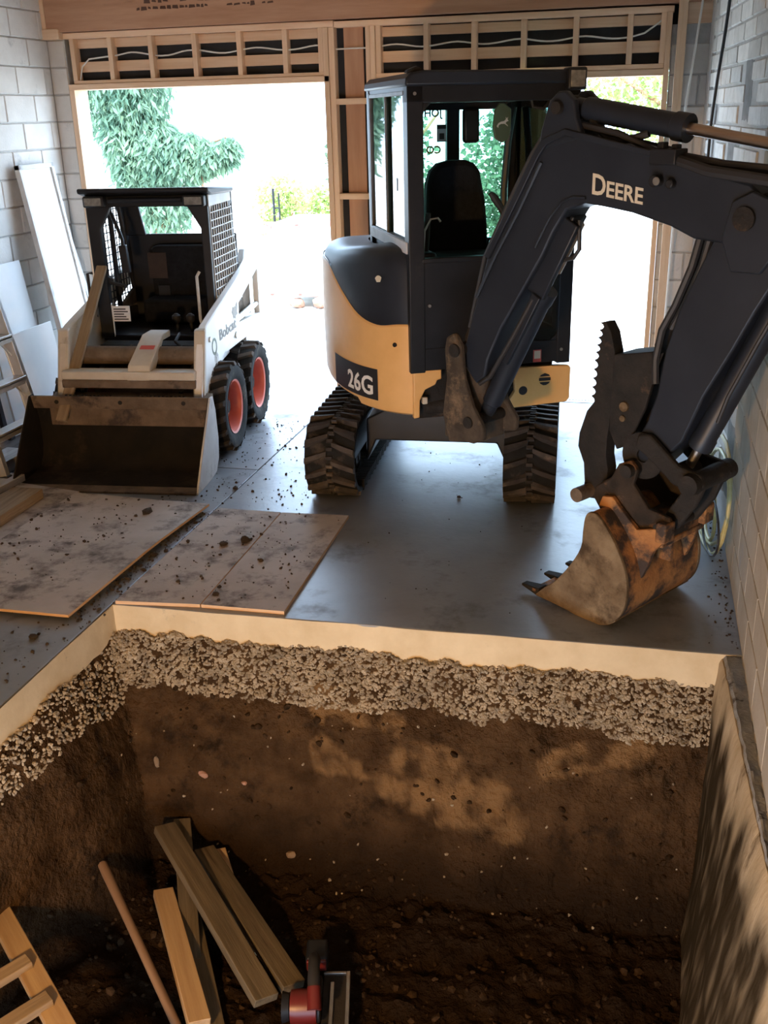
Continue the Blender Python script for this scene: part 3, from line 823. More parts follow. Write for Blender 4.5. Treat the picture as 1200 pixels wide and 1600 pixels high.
# front panels
mb = MB().prism([(0.135, 0.835), (0.465, 0.832), (0.482, 0.815), (0.482, 0.635), (0.465, 0.612), (0.085, 0.600), (0.15, 0.70)], -0.915, -0.875, 'y')
fp = mb.build('front_panel', M_yellow, EX, FU, 0.006)
mb = MB()
def disc(mb, cx, cz, r, y, n=20): mb.add([(cx + r * math.cos(2 * math.pi * k / n), y, cz + r * math.sin(2 * math.pi * k / n)) for k in range(n)], [tuple(range(n))])
disc(mb, 0.195, 0.70, 0.026, -0.917)
mb.build('round_hole', M_decal, fp, FU, smooth=False, fix=False)
for z0, z1 in ((0.722, 0.741), (0.748, 0.767), (0.774, 0.793)):
    zc = 0.757; rr_ = 0.036
    def hw(z): return math.sqrt(max(0.0, rr_ ** 2 - (z - zc) ** 2))
    mb = MB()
    mb.add([(0.325 - hw(z0), -0.917, z0), (0.325 + hw(z0), -0.917, z0), (0.325 + hw((z0 + z1) / 2), -0.917, (z0 + z1) / 2), (0.325 + hw(z1), -0.917, z1), (0.325 - hw(z1), -0.917, z1), (0.325 - hw((z0 + z1) / 2), -0.917, (z0 + z1) / 2)], [(0, 1, 2, 3, 4, 5)])
    mb.build('vent_slot', M_decal, fp, FU, smooth=False, fix=False)
mb = MB().prism([(-0.455, 1.09), (-0.43, 1.09), (-0.425, 0.862), (-0.29, 0.862), (-0.29, 0.805), (-0.315, 0.80), (-0.325, 0.775), (-0.385, 0.750), (-0.415, 0.690), (-0.418, 0.590), (-0.452, 0.586)], -0.922, -0.885, 'y')
mb.build('front_panel', M_yellow, EX, FU, 0.006)
mb = MB().box(-0.40, 0.42, -0.60, 0.55, 0.55, 0.86).box(-0.42, -0.10, -0.84, -0.5, 0.56, 0.86).box(-0.10, 0.40, -0.84, -0.5, 0.62, 0.86).cyl((-0.36, -0.80, 0.62), (0.1, -0.86, 0.62), 0.05)
mb.build('main_frame', M_greasy, EX, FU, 0.008)
MB().box(-0.395, -0.365, -0.90, -0.86, 0.66, 0.70).build('grease_cap', M_cream, EX, FU, 0.005)

# ---- cab
mb = MB()
mb.box(-0.47, -0.385, -0.935, -0.835, 0.85, 2.33)              # front posts
mb.box(0.385, 0.465, -0.935, -0.835, 0.85, 2.33)
mb.box(-0.47, 0.465, -0.935, -0.83, 2.245, 2.34)               # header
mb.box(-0.47, -0.41, -0.84, 0.10, 2.30, 2.35).box(0.41, 0.465, -0.84, 0.10, 2.27, 2.35)
mb.box(-0.475, -0.44, 0.035, 0.10, 0.85, 2.33)                 # rear posts
mb.box(0.40, 0.465, 0.03, 0.10, 0.85, 2.33)
mb.box(0.012, 0.092, 0.055, 0.105, 1.40, 2.33)
mb.box(-0.47, 0.465, 0.05, 0.10, 2.21, 2.33)
mb.box(-0.47, -0.43, -0.84, 0.06, 1.50, 1.545)                 # side sill
mb.box(-0.47, 0.465, 0.05, 0.10, 0.85, 1.45)                   # rear lower panel
mb.box(-0.455, -0.435, -0.84, 0.06, 0.85, 1.50)                # side lower panels
mb.box(0.43, 0.455, -0.84, 0.06, 0.85, 1.02)
mb.box(-0.40, 0.18, -0.925, -0.905, 0.86, 1.452)               # front lower panel
mb.box(-0.40, 0.40, -0.93, -0.90, 0.86, 0.985)
mb.box(-0.40, 0.20, -0.94, -0.88, 1.447, 1.472)
mb.box(-0.46, 0.45, -0.84, 0.05, 0.85, 0.90)                   # floor
for s in (1,):                                                  # rounded lower corner of the right front light
    mb.prism([(0.345, 0.985), (0.39, 0.985), (0.39, 1.04), (0.375, 1.01)], -0.928, -0.90, 'y')
    mb.prism([(0.175, 0.985), (0.175, 1.02), (0.20, 0.995), (0.22, 0.985)], -0.928, -0.90, 'y')
for x0, x1, q in ((-0.385, -0.335, 1), (0.385, 0.335, -1)):     # rounded gussets under the header
    mb.prism([(x0, 2.25), (x1, 2.25), (x0 + (x1 - x0) * .55, 2.232), (x0 + (x1 - x0) * .2, 2.212), (x0, 2.19)], -0.93, -0.84, 'y')
cab = mb.build('cab', M_black, EX, FU, 0.008)
mb = MB()
prof = [(-0.485, 2.325), (-0.478, 2.362), (-0.45, 2.388), (-0.38, 2.398), (0.38, 2.390), (0.45, 2.380), (0.475, 2.355), (0.48, 2.325)]
mb.prism(prof, -0.955, 0.13, 'y')
mb.build('roof', M_boom, cab, FU, 0.012)
MB().prism([(-0.05, 0), (0.05, 0), (0.04, 0.012), (0.0, 0.03), (-0.045, 0.014)], -0.92, -0.86, 'y').build('roof_bracket', M_greasy, cab, FU @ Matrix.Translation((-0.415, 0, 2.388)))
MB().box(-0.478, -0.468, -0.90, 0.08, 1.496, 1.556).build('sill_strip', M_pale, cab, FU, 0.003)  # pale colour carries the light reflected off the sill
mb = MB().box(-0.472, -0.440, -0.84, 0.05, 1.545, 1.562).box(-0.472, -0.44, -0.40, -0.385, 1.55, 2.30).box(-0.474, -0.44, 0.02, 0.045, 1.55, 2.31).box(-0.474, -0.44, -0.85, 0.045, 2.285, 2.305)
mb.build('slider_frame', M_slider, cab, FU, 0.002)
def pane(p, m=M_glass, name='window_pane'):
    return MB().add(p, [(0, 1, 2, 3)]).build(name, m, cab, FU, smooth=False, fix=False)
def pane_box(x0, x1, y0, y1, z0, z1, m=M_glass): return MB().box(x0, x1, y0, y1, z0, z1).build('window_pane', m, cab, FU, smooth=False)
pane_box(-0.452, -0.448, -0.836, -0.39, 1.55, 2.30)
pane_box(-0.462, -0.458, -0.42, 0.04, 1.55, 2.30)
pane_box(-0.44, 0.012, 0.076, 0.080, 1.45, 2.22)
pane_box(0.092, 0.40, 0.076, 0.080, 1.45, 2.22)
pane_box(0.438, 0.442, -0.836, 0.03, 1.02, 2.28)
pane_box(0.18, 0.385, -0.918, -0.914, 0.985, 1.45, M_clear)
MB().beam((-0.444, -0.60, 1.80), (-0.444, -0.60, 1.87), 0.03, 0.02, (1, 0, 0)).build('latch', M_black, cab, FU, 0.004)
MB().tube([(-0.425, -0.80, 2.22), (-0.42, -0.76, 2.12), (-0.41, -0.78, 2.05), (-0.42, -0.80, 1.95)], 0.012, 8).tube([(-0.43, -0.78, 2.24), (-0.40, -0.70, 2.20), (-0.42, -0.74, 2.10)], 0.010, 8).build('grab_strap', M_hose, cab, FU)
# door post bar and curved mirror arm seen through the glass
MB().tube([(0.36, 0.0, 1.45), (0.355, -0.02, 1.75), (0.372, -0.03, 2.02), (0.40, -0.04, 2.22)], 0.022, 8).build('door_bar', M_boom, cab, FU)
# seat
def rrect(x0, x1, z0, z1, r, n=5):
    out = []
    for cx, cz, a in ((x1 - r, z1 - r, 0), (x0 + r, z1 - r, 90), (x0 + r, z0 + r, 180), (x1 - r, z0 + r, 270)):
        out += [(cx + r * math.cos(R(a + 90 * k / n)), cz + r * math.sin(R(a + 90 * k / n))) for k in range(n + 1)]
    return out
sb = [(-0.185, 1.40), (-0.195, 1.62), (-0.188, 1.80), (-0.165, 1.875), (-0.12, 1.918), (-0.05, 1.934), (0.05, 1.934), (0.10, 1.915), (0.135, 1.87), (0.17, 1.70), (0.185, 1.55), (0.19, 1.40)]
st = MB().prism(sb, -0.25, -0.13, 'y').build('seat_back', M_cloth, cab, FU, 0.03)
MB().prism(rrect(-0.21, 0.21, 1.27, 1.42, 0.05), -0.66, -0.16, 'y').build('seat_cushion', M_cloth, cab, FU, 0.025)
MB().box(-0.19, 0.19, -0.60, -0.16, 0.90, 1.28).build('seat_base', M_black, cab, FU, 0.01)
for s in (-1, 1):
    MB().box(s * 0.30 - 0.07, s * 0.30 + 0.07, -0.62, -0.10, 1.15, 1.46).build('console', M_black, cab, FU, 0.02)
lv = MB().tube([(0.25, -0.52, 1.44), (0.235, -0.52, 1.57), (0.20, -0.52, 1.64)], 0.014, 8).tube([(0.20, -0.52, 1.635), (0.17, -0.52, 1.685), (0.135, -0.52, 1.735), (0.108, -0.52, 1.765)], [0.020, 0.020, 0.024, 0.013], 10)
lv.build('joystick', M_hose, cab, FU)
MB().tube([(-0.27, -0.52, 1.44), (-0.27, -0.53, 1.56), (-0.265, -0.54, 1.67)], [0.012, 0.02, 0.018], 10).build('joystick', M_hose, cab, FU)
MB().tube([(-0.36, -0.80, 1.47), (-0.345, -0.78, 1.60), (-0.31, -0.78, 1.66), (-0.27, -0.78, 1.665), (-0.255, -0.78, 1.645)], 0.006, 8).build('chrome_lever', M_steel, cab, FU)
MB().tube([(0.05, -0.80, 1.47), (0.05, -0.72, 1.50), (0.17, -0.66, 1.505)], 0.007, 8).build('lever', M_steel, cab, FU)
MB().box(0.10, 0.205, 0.00, 0.05, 2.02, 2.22).build('wiper_motor', M_black, cab, FU, 0.02)
MB().box(0.045, 0.09, 0.045, 0.054, 1.74, 1.83).build('notice', M_board, cab, FU, 0.001)
n_ = MB().box(-0.05, 0.01, 0.062, 0.070, 2.03, 2.13).build('notice', M_board, cab, FU, 0.001)
MB().box(-0.047, 0.007, 0.060, 0.0625, 2.105, 2.127).box(-0.035, -0.005, 0.060, 0.0625, 2.045, 2.08).build('notice_print', M_decal, cab, FU, smooth=False)
# mirror with its emblem, beside the door
mz = [(0.565, 2.30), (0.62, 2.26), (0.62, 2.12), (0.60, 2.05), (0.55, 2.03), (0.50, 2.06), (0.485, 2.14), (0.495, 2.25), (0.53, 2.30)]
MB().prism([(x, z - 0.07) for x, z in mz], 0.0, 0.03, 'y').build('mirror', M_green, cab, FU @ Matrix.Translation((-0.20, -0.30, 0)) @ Matrix.Translation((0.446, 0, 2.133)) @ Matrix.Scale(0.8, 4) @ Matrix.Translation((-0.553, 0, -2.095)), 0.008)
deer = [(-0.042, -0.022), (-0.030, -0.004), (-0.012, 0.006), (0.012, 0.010), (0.024, 0.022), (0.022, 0.036), (0.030, 0.026), (0.040, 0.036), (0.035, 0.020), (0.044, 0.010), (0.030, 0.006), (0.022, -0.004), (0.036, -0.016), (0.040, -0.026), (0.014, -0.008), (-0.010, -0.008), (-0.026, -0.016), (-0.030, -0.034)]
o = MB().add([(0.246 + x * 0.85, -0.302, 2.135 + z * 0.85) for x, z in deer], [tuple(range(len(deer)))]).build('emblem', M_pale, cab, FU, smooth=False, fix=False)
MB().tube([(0.36, -0.25, 2.26), (0.28, -0.28, 2.25), (0.25, -0.28, 2.21)], 0.008, 8).build('mirror_arm', M_hose, cab, FU)
MB().tube([(0.24, -0.80, 2.25), (0.25, -0.80, 2.215), (0.31, -0.80, 2.205), (0.34, -0.80, 2.24)], 0.008, 8).build('grab_handle', M_hose, cab, FU)
# head lamp on the roof corner
MB().box(0.37, 0.475, -0.985, -0.90, 2.29, 2.40).build('head_lamp', M_black, cab, FU, 0.012)
MB().box(0.383, 0.462, -0.990, -0.984, 2.305, 2.385).build('lamp_lens', M_lens, cab, FU, 0.006)
# reversed window lettering (written to be read from outside, at the back of the cab)
FW = FU @ Matrix.Translation((0.008, 0.0745, 2.165)) @ Matrix.Rotation(R(90), 4, 'X') @ Matrix.Scale(-1, 4, (1, 0, 0))
def window_text(body, size, x, z, m, y=0.0735, mirror=True):
    vs, fs = text_mesh(body, size, 0.0004, 0.002)
    w = max(v[0] for v in vs)
    mb = MB(); mb.add([(x + ((w - v[0]) if mirror else v[0]), y - v[2], z + v[1]) for v in vs], fs)
    return mb.build('window_lettering', m, cab, FU, smooth=False, fix=False)
window_text('JOH', 0.062, -0.125, 2.175, M_decal)
window_text('CO', 0.062, -0.115, 1.965, M_yelG)
window_text('CTING', 0.062, -0.40, 1.965, M_yelG)
window_text('132-8', 0.062, -0.36, 1.83, M_yelG)
# small red label on the skirt and bolts
MB().box(0.245, 0.292, -0.9335, -0.929, 0.865, 0.935).build('warning_label', M_letr, cab, FU)
MB().box(0.250, 0.287, -0.9345, -0.9325, 0.885, 0.930).build('label_face', M_letter, cab, FU)
mb = MB()
for x, z in ((0.41, 0.93), (-0.43, 2.29), (-0.36, 1.22), (-0.12, 1.10), (-0.05, 1.10)):
    mb.cyl((x, -0.94, z), (x, -0.93, z), 0.009, n=8)
stuff(mb.build('bolts', M_steel, cab, FU))

# ---- swing post in front of the machine
mb = MB().cyl((-1.03, 0, 0.60), (-1.03, 0, 0.98), 0.070, n=20)
mb.prism([(-1.113, 1.150), (-1.06, 1.175), (-1.015, 1.117), (-0.997, 0.958), (-0.935, 0.815), (-0.86, 0.72), (-0.86, 0.655), (-1.095, 0.60), (-1.141, 0.747), (-1.113, 0.938), (-1.126, 1.085)], -0.145, -0.105, 'y')
mb.prism([(-1.113, 1.150), (-1.06, 1.175), (-1.015, 1.117), (-0.997, 0.958), (-0.935, 0.815), (-0.86, 0.72), (-0.86, 0.655), (-1.095, 0.60), (-1.141, 0.747), (-1.113, 0.938), (-1.126, 1.085)], 0.105, 0.145, 'y')
mb.box(-1.15, -0.94, -0.12, 0.12, 0.615, 0.74)
sw = mb.build('swing_post', M_carrier, EX, FB, 0.012)
MB().cyl((-1.05, -0.155, 1.09), (-1.05, 0.155, 1.09), 0.034).build('pin', M_greasy, sw, FB)
MB().cyl((-0.955, -0.155, 0.735), (-0.955, 0.155, 0.735), 0.030).build('pin', M_greasy, sw, FB)
# the vertical casting that carries the post, on the machine's nose
mb = MB().prism([(-0.20, 0.50), (-0.03, 0.50), (-0.01, 0.70), (-0.045, 0.86), (-0.05, 1.04), (-0.085, 1.10), (-0.13, 1.10), (-0.155, 1.04), (-0.15, 0.86), (-0.19, 0.72)], -1.06, -0.84, 'y')
mb.build('post_carrier', M_carrier, EX, FU, 0.025)
MB().tube([(-0.02, -0.95, 0.95), (0.02, -1.06, 0.88), (0.08, -1.10, 0.95), (0.13, -1.05, 1.2)], 0.014, 8).tube([(-0.20, -0.95, 0.78), (-0.10, -1.10, 0.80), (0.02, -1.12, 0.86), (0.10, -1.08, 1.05)], 0.014, 8).tube([(-0.22, -0.93, 0.66), (-0.12, -1.0, 0.62), (-0.02, -1.08, 0.66)], 0.016, 8).build('hydraulic_hose', M_hose, EX, FU)

# ---- boom
W = 0.09
bp = [(-0.955, 0.925), (-1.035, 1.00), (-1.045, 1.08), (-0.99, 1.25), (-0.885, 1.58), (-0.735, 1.815), (-0.602, 2.030), (-0.575, 2.068), (-0.53, 2.098), (-0.45, 2.112), (-0.20, 2.066), (0.0, 2.026), (0.154, 1.975), (0.414, 1.925), (0.50, 1.86), (0.50, 1.77), (0.42, 1.72), (0.32, 1.70), (0.195, 1.710), (0.085, 1.752), (-0.10, 1.795), (-0.236, 1.812), (-0.34, 1.822), (-0.435, 1.79), (-0.505, 1.69), (-0.56, 1.585), (-0.655, 1.44), (-0.80, 1.22), (-0.88, 1.06), (-0.90, 0.97)]
mb = MB().prism(bp, -W, W, 'y')
boom = mb.build('boom', M_boom, EX, FB, 0.010)
boom['label'] = 'dark angled boom arm with cream lettering'
def offs(poly, k):
    n = len(poly); out = []
    ar = sum(poly[i][0] * poly[(i + 1) % n][1] - poly[(i + 1) % n][0] * poly[i][1] for i in range(n))
    sg = 1 if ar > 0 else -1
    for i in range(n):
        a, b, c = Vector(poly[i - 1]), Vector(poly[i]), Vector(poly[(i + 1) % n])
        d1, d2 = (b - a).normalized(), (c - b).normalized()
        nn = (Vector((-d1.y, d1.x)) + Vector((-d2.y, d2.x))).normalized() * sg
        out.append((b.x + nn.x * k, b.y + nn.y * k))
    return out
mb = MB()                                  # raised welded edges of the box section, both cheeks
for q in (-1, 1):
    mb.prism([(-0.90, 1.56), (-0.745, 1.815), (-0.612, 2.035), (-0.575, 2.080), (-0.45, 2.122), (0.0, 2.036), (0.0, 2.012), (-0.45, 2.094), (-0.545, 2.058), (-0.585, 2.015), (-0.715, 1.80), (-0.872, 1.545)], q * 0.088, q * 0.105, 'y')
mb.build('welded_edge', M_boom, boom, FB, 0.004)
mb = MB()                                  # steel lines along the back of the boom
for k, dy in ((0.045, -0.07), (0.045, -0.035), (0.045, 0.05)):
    mb.tube([(-1.02, dy, 1.20), (-0.925, dy, 1.55), (-0.785, dy, 1.80), (-0.65, dy, 2.02), (-0.585, dy, 2.10)], 0.010, 8)
mb.build('hydraulic_line', M_hose, boom, FB)
mb = MB().tube([(-0.95, -0.098, 1.36), (-0.84, -0.098, 1.555), (-0.70, -0.098, 1.77), (-0.575, -0.098, 1.985)], 0.009, 6).tube([(-0.60, -0.094, 1.62), (-0.52, -0.094, 1.755), (-0.46, -0.094, 1.82), (-0.40, -0.094, 1.845), (-0.33, -0.094, 1.845)], 0.007, 6)
mb.build('welded_bead', M_boom, boom, FB)
mb = MB()
for q in (-1, 1):
    mb.prism([(-0.60, 2.03), (-0.585, 2.12), (-0.545, 2.235), (-0.50, 2.270), (-0.46, 2.272), (-0.415, 2.235), (-0.40, 2.16), (-0.36, 2.085)], q * 0.060, q * 0.095, 'y')
mb.box(-0.56, -0.42, -0.06, 0.06, 2.06, 2.11)
mb.build('cylinder_bracket', M_boom, boom, FB, 0.008)
MB().cyl((-0.492, -0.118, 2.205), (-0.492, 0.118, 2.205), 0.026).build('pin', M_greasy, boom, FB)
# manifold and fittings on top of the boom
mb = MB().box(-0.02, 0.10, -0.11, -0.02, 1.985, 2.045).box(0.00, 0.03, -0.09, -0.05, 2.04, 2.07).box(0.065, 0.09, -0.09, -0.05, 2.03, 2.062).cyl((0.02, -0.13, 1.925), (0.02, -0.085, 1.925), 0.024, n=12).cyl((0.085, -0.12, 1.915), (0.085, -0.085, 1.915), 0.018, n=12)
mb.build('hydraulic_manifold', M_black, boom, FB, 0.005)
MB().cyl((0.035, -0.132, 1.925), (0.035, -0.128, 1.925), 0.016, n=12).build('fitting', M_steel, boom, FB)
MB().tube([(-0.40, -0.05, 2.135), (-0.2, -0.06, 2.10), (-0.03, -0.06, 2.035)], 0.014, 8).tube([(0.10, -0.08, 2.0), (0.25, -0.10, 1.965), (0.40, -0.11, 1.95), (0.56, -0.10, 1.93), (0.66, -0.10, 1.86)], 0.022, 8).tube([(0.10, -0.04, 2.01), (0.28, -0.05, 1.985), (0.5, -0.05, 1.97), (0.68, -0.06, 1.90)], 0.020, 8).build('hydraulic_hose', M_hose, boom, FB)
# maker's lettering: a tall capital and small capitals
def fit_text(body, w, h, bold=0.02):
    vs, fs = text_mesh(body, 1.0, 0.003, bold, 1.0)
    x0, x1 = min(v[0] for v in vs), max(v[0] for v in vs)
    y0, y1 = min(v[1] for v in vs), max(v[1] for v in vs)
    return [((v[0] - x0) / (x1 - x0) * w, (v[1] - y0) / (y1 - y0) * h, v[2] * 0.3) for v in vs], fs
def boom_text(body, x, z, w, h):
    vs, fs = fit_text(body, w, h)
    mb = MB(); mb.add([(x + v[0], -0.0925 - v[2], z - v[0] * 0.133 + v[1]) for v in vs], fs)
    o = mb.build('lettering', M_letter, boom, FB, smooth=False, fix=False); o['label'] = 'cream lettering on the boom side'
boom_text('D', -0.300, 1.862, 0.068, 0.084)
boom_text('EERE', -0.226, 1.853, 0.180, 0.064)
# arm cylinder
mb = MB().tube([(-0.46, 0, 2.205), (-0.42, 0, 2.200), (-0.41, 0, 2.198), (0.02, 0, 2.128), (0.025, 0, 2.127), (0.085, 0, 2.117)], [0.040, 0.040, 0.049, 0.049, 0.056, 0.056], 20)
ac = mb.build('arm_cylinder', M_boom, EX, FB)
MB().cyl((0.085, 0, 2.117), (0.73, 0, 2.012), 0.023, n=16).build('rod', M_chrome, ac, FB)
MB().lathe([(0.028, -0.035), (0.05, -0.035), (0.05, 0.035), (0.028, 0.035)], (-0.492, 0, 2.205), 'y', 20).build('cylinder_eye', M_greasy, ac, FB)
MB().lathe([(0.024, -0.03), (0.05, -0.03), (0.05, 0.03), (0.024, 0.03)], (0.745, 0, 2.01), 'y', 20).build('cylinder_eye', M_greasy, ac, FB)
MB().tube([(-0.37, -0.02, 2.155), (-0.33, -0.03, 2.12), (-0.27, -0.04, 2.085), (-0.20, -0.04, 2.075), (-0.13, -0.04, 2.085), (-0.08, -0.03, 2.10)], 0.016, 10).build('hydraulic_hose', M_hose, ac, FB)
# boom cylinder under the boom
mb = MB().tube([(-0.965, 0, 0.755), (-0.93, 0, 0.815), (-0.925, 0, 0.823), (-0.64, 0, 1.35), (-0.63, 0, 1.37), (-0.60, 0, 1.42)], [0.040, 0.040, 0.050, 0.050, 0.057, 0.057], 20)
bc = mb.build('boom_cylinder', M_boom, EX, FB)
MB().cyl((-0.55, 0, 1.51), (-0.43, 0, 1.73), 0.028, n=16).build('rod', M_chrome, bc, FB)
MB().beam((-0.625, -0.045, 1.40), (-0.44, -0.045, 1.745), 0.03, 0.105, (0.88, 0, -0.47)).beam((-0.645, 0, 1.40), (-0.43, 0, 1.76), 0.10, 0.02, (-0.88, 0, 0.47)).build('rod_guard', M_boom, bc, FB, 0.006)
MB().beam((-0.79, -0.068, 1.06), (-0.60, -0.068, 1.40), 0.02, 0.05, (-0.87, 0, 0.5)).build('hose_guard', M_boom, bc, FB, 0.004)
MB().tube([(-0.405, -0.03, 1.745), (-0.40, -0.03, 1.62), (-0.43, -0.03, 1.58), (-0.49, -0.03, 1.565)], 0.010, 8).tube([(-0.62, -0.07, 1.38), (-0.72, -0.085, 1.20), (-0.86, -0.09, 0.98), (-0.93, -0.09, 0.93)], 0.012, 8).build('hydraulic_hose', M_hose, bc, FB)
# ---- dipper arm
ap = [(0.285, 1.715), (0.245, 1.63), (0.155, 1.425), (0.105, 1.24), (0.082, 1.06), (0.045, 0.93), (-0.02, 0.80), (-0.03, 0.72), (0.02, 0.67), (0.08, 0.70), (0.225, 0.872), (0.305, 1.085), (0.41, 1.287), (0.487, 1.449), (0.60, 1.66), (0.76, 1.97), (0.775, 2.03), (0.73, 2.06), (0.68, 2.03), (0.56, 1.93), (0.44, 1.88), (0.34, 1.80)]
arm = MB().prism(ap, -0.085, 0.085, 'y').build('dipper_arm', M_boom, EX, FB, 0.010)
MB().cyl((0.42, -0.125, 1.80), (0.42, 0.125, 1.80), 0.045).build('pin', M_greasy, arm, FB)
mb = MB()
for q in (-1, 1):
    mb.prism([(0.33, 1.72), (0.36, 1.86), (0.44, 1.90), (0.55, 1.86), (0.60, 1.74), (0.50, 1.60), (0.38, 1.60)], q * 0.088, q * 0.112, 'y')
mb.build('cheek_plate', M_boom, arm, FB, 0.006)
MB().tube([(0.215, -0.06, 1.735), (0.19, -0.07, 1.60), (0.13, -0.07, 1.44), (0.075, -0.07, 1.33), (0.055, -0.07, 1.20), (0.07, -0.08, 1.10)], 0.016, 8).tube([(0.235, -0.02, 1.735), (0.205, -0.02, 1.60), (0.145, -0.02, 1.44), (0.09, -0.02, 1.33)], 0.016, 8).build('hydraulic_hose', M_hose, arm, FB)
mb = MB().tube([(0.205, 0.02, 1.71), (0.02, 0.02, 1.235)], 0.030, 14)
tc = mb.build('thumb_cylinder', M_greasy, EX, FB)
MB().cyl((0.03, 0.02, 1.26), (-0.03, 0.02, 1.06), 0.018, n=12).build('rod', M_chrome, tc, FB)
# bucket cylinder
mb = MB().tube([(0.62, 0, 1.66), (0.575, 0, 1.555), (0.285, 0, 0.895), (0.28, 0, 0.885), (0.262, 0, 0.842)], [0.046, 0.049, 0.049, 0.054, 0.054], 20)
kc = mb.build('bucket_cylinder', M_boom, EX, FB)
MB().cyl((0.262, 0, 0.842), (0.205, 0, 0.715), 0.021, n=14).build('rod', M_steel, kc, FB)
MB().tube([(0.60, -0.055, 1.55), (0.50, -0.06, 1.33), (0.40, -0.06, 1.10), (0.36, -0.05, 0.98)], 0.009, 8).build('hydraulic_line', M_hose, kc, FB)
# linkage and coupler
mb = MB()
for q in (-1, 1):
    mb.prism([(0.03, 0.875), (0.09, 0.885), (0.24, 0.775), (0.345, 0.760), (0.365, 0.715), (0.335, 0.670), (0.22, 0.690), (0.10, 0.775), (0.02, 0.815)], q * 0.095, q * 0.125, 'y')
lk = mb.build('bucket_link', M_greasy, EX, FB, 0.008)
MB().cyl((0.315, -0.165, 0.718), (0.315, 0.165, 0.718), 0.045).build('pin', M_greasy, lk, FB)
MB().cyl((0.20, -0.07, 0.715), (0.20, 0.07, 0.715), 0.045).build('pin', M_greasy, lk, FB)
mb = MB()
for q in (-1, 1):
    mb.prism([(0.335, 0.76), (0.355, 0.71), (0.315, 0.60), (0.235, 0.475), (0.175, 0.47), (0.165, 0.52), (0.26, 0.68), (0.285, 0.75)], q * 0.060, q * 0.090, 'y')
mb.build('bucket_link', M_greasy, EX, FB, 0.008)
mb = MB().lathe([(0.03, -0.10), (0.105, -0.10), (0.105, -0.088), (0.03, -0.088)], (0.045, 0, 0.775), 'y', 28)
mb.build('dust_plate', M_greasy, EX, FB)
mb = MB()
for q in (-1, 1):
    mb.prism([(-0.155, 0.60), (-0.165, 0.545), (-0.10, 0.46), (0.02, 0.41), (0.22, 0.44), (0.255, 0.48), (0.235, 0.545), (0.13, 0.56), (0.04, 0.655), (0.06, 0.72), (0.02, 0.76), (-0.04, 0.73), (-0.075, 0.66)], q * 0.125, q * 0.155, 'y')
mb.box(0.04, 0.22, -0.13, 0.13, 0.43, 0.50)
cp = mb.build('quick_coupler', M_coup, EX, FB, 0.008)
for a, r_, c_ in (((0.02, 0.715), 0.030, 0.185), ((0.205, 0.495), 0.028, 0.185), ((-0.245, 0.535), 0.034, 0.175)):
    MB().cyl((a[0], -c_, a[1]), (a[0], c_ if a[0] > 0 else 0.06, a[1]), r_).build('pin', M_mud if a[0] < 0 else M_greasy, cp, FB)
# thumb with its scalloped edge
edge = []
p0, p1, p2 = Vector((-0.232, 1.322)), Vector((-0.252, 1.17)), Vector((-0.262, 0.945))
N9 = 10
for i in range(N9):
    for k in range(4):
        t = (i + k / 4) / N9
        p = p0.lerp(p1, t * 2.2) if t < 1 / 2.2 else p1.lerp(p2, (t - 1 / 2.2) / (1 - 1 / 2.2))
        edge.append((p.x + 0.022 * math.sin(math.pi * k / 4) ** 0.8 - 0.004, p.y))
tp = edge + [(-0.282, 0.912), (-0.318, 0.80), (-0.322, 0.735), (-0.285, 0.66), (-0.275, 0.57), (-0.28, 0.53), (-0.255, 0.495), (-0.21, 0.50), (-0.150, 0.545), (-0.150, 0.66), (-0.165, 0.72), (-0.165, 0.80), (-0.148, 0.94), (-0.145, 1.10), (-0.150, 1.20), (-0.175, 1.285), (-0.205, 1.328)]
th = MB().prism(tp, -0.075, -0.005, 'y').build('thumb', M_greasy, EX, FB, 0.003)
th['label'] = 'muddy steel thumb with scalloped gripping edge'
mb = MB()
for q in (-1, 1):
    mb.prism([(-0.145, 1.195), (0.045, 1.235), (0.06, 1.10), (0.03, 0.98), (-0.045, 0.80), (-0.10, 0.77), (-0.145, 0.85)], q * 0.068, q * 0.088, 'y')
mb.prism([(-0.145, 1.195), (0.045, 1.235), (0.045, 1.215), (-0.135, 1.175)], -0.08, 0.08, 'y')
tb = mb.build('thumb_bracket', M_greasy, EX, FB, 0.004)
MB().cyl((-0.07, -0.10, 0.975), (-0.07, -0.086, 0.975), 0.022, n=14).build('pin', M_buckS, tb, FB)
MB().cyl((-0.075, -0.098, 0.92), (-0.075, -0.086, 0.92), 0.014, n=14).build('pin', M_buckS, tb, FB)
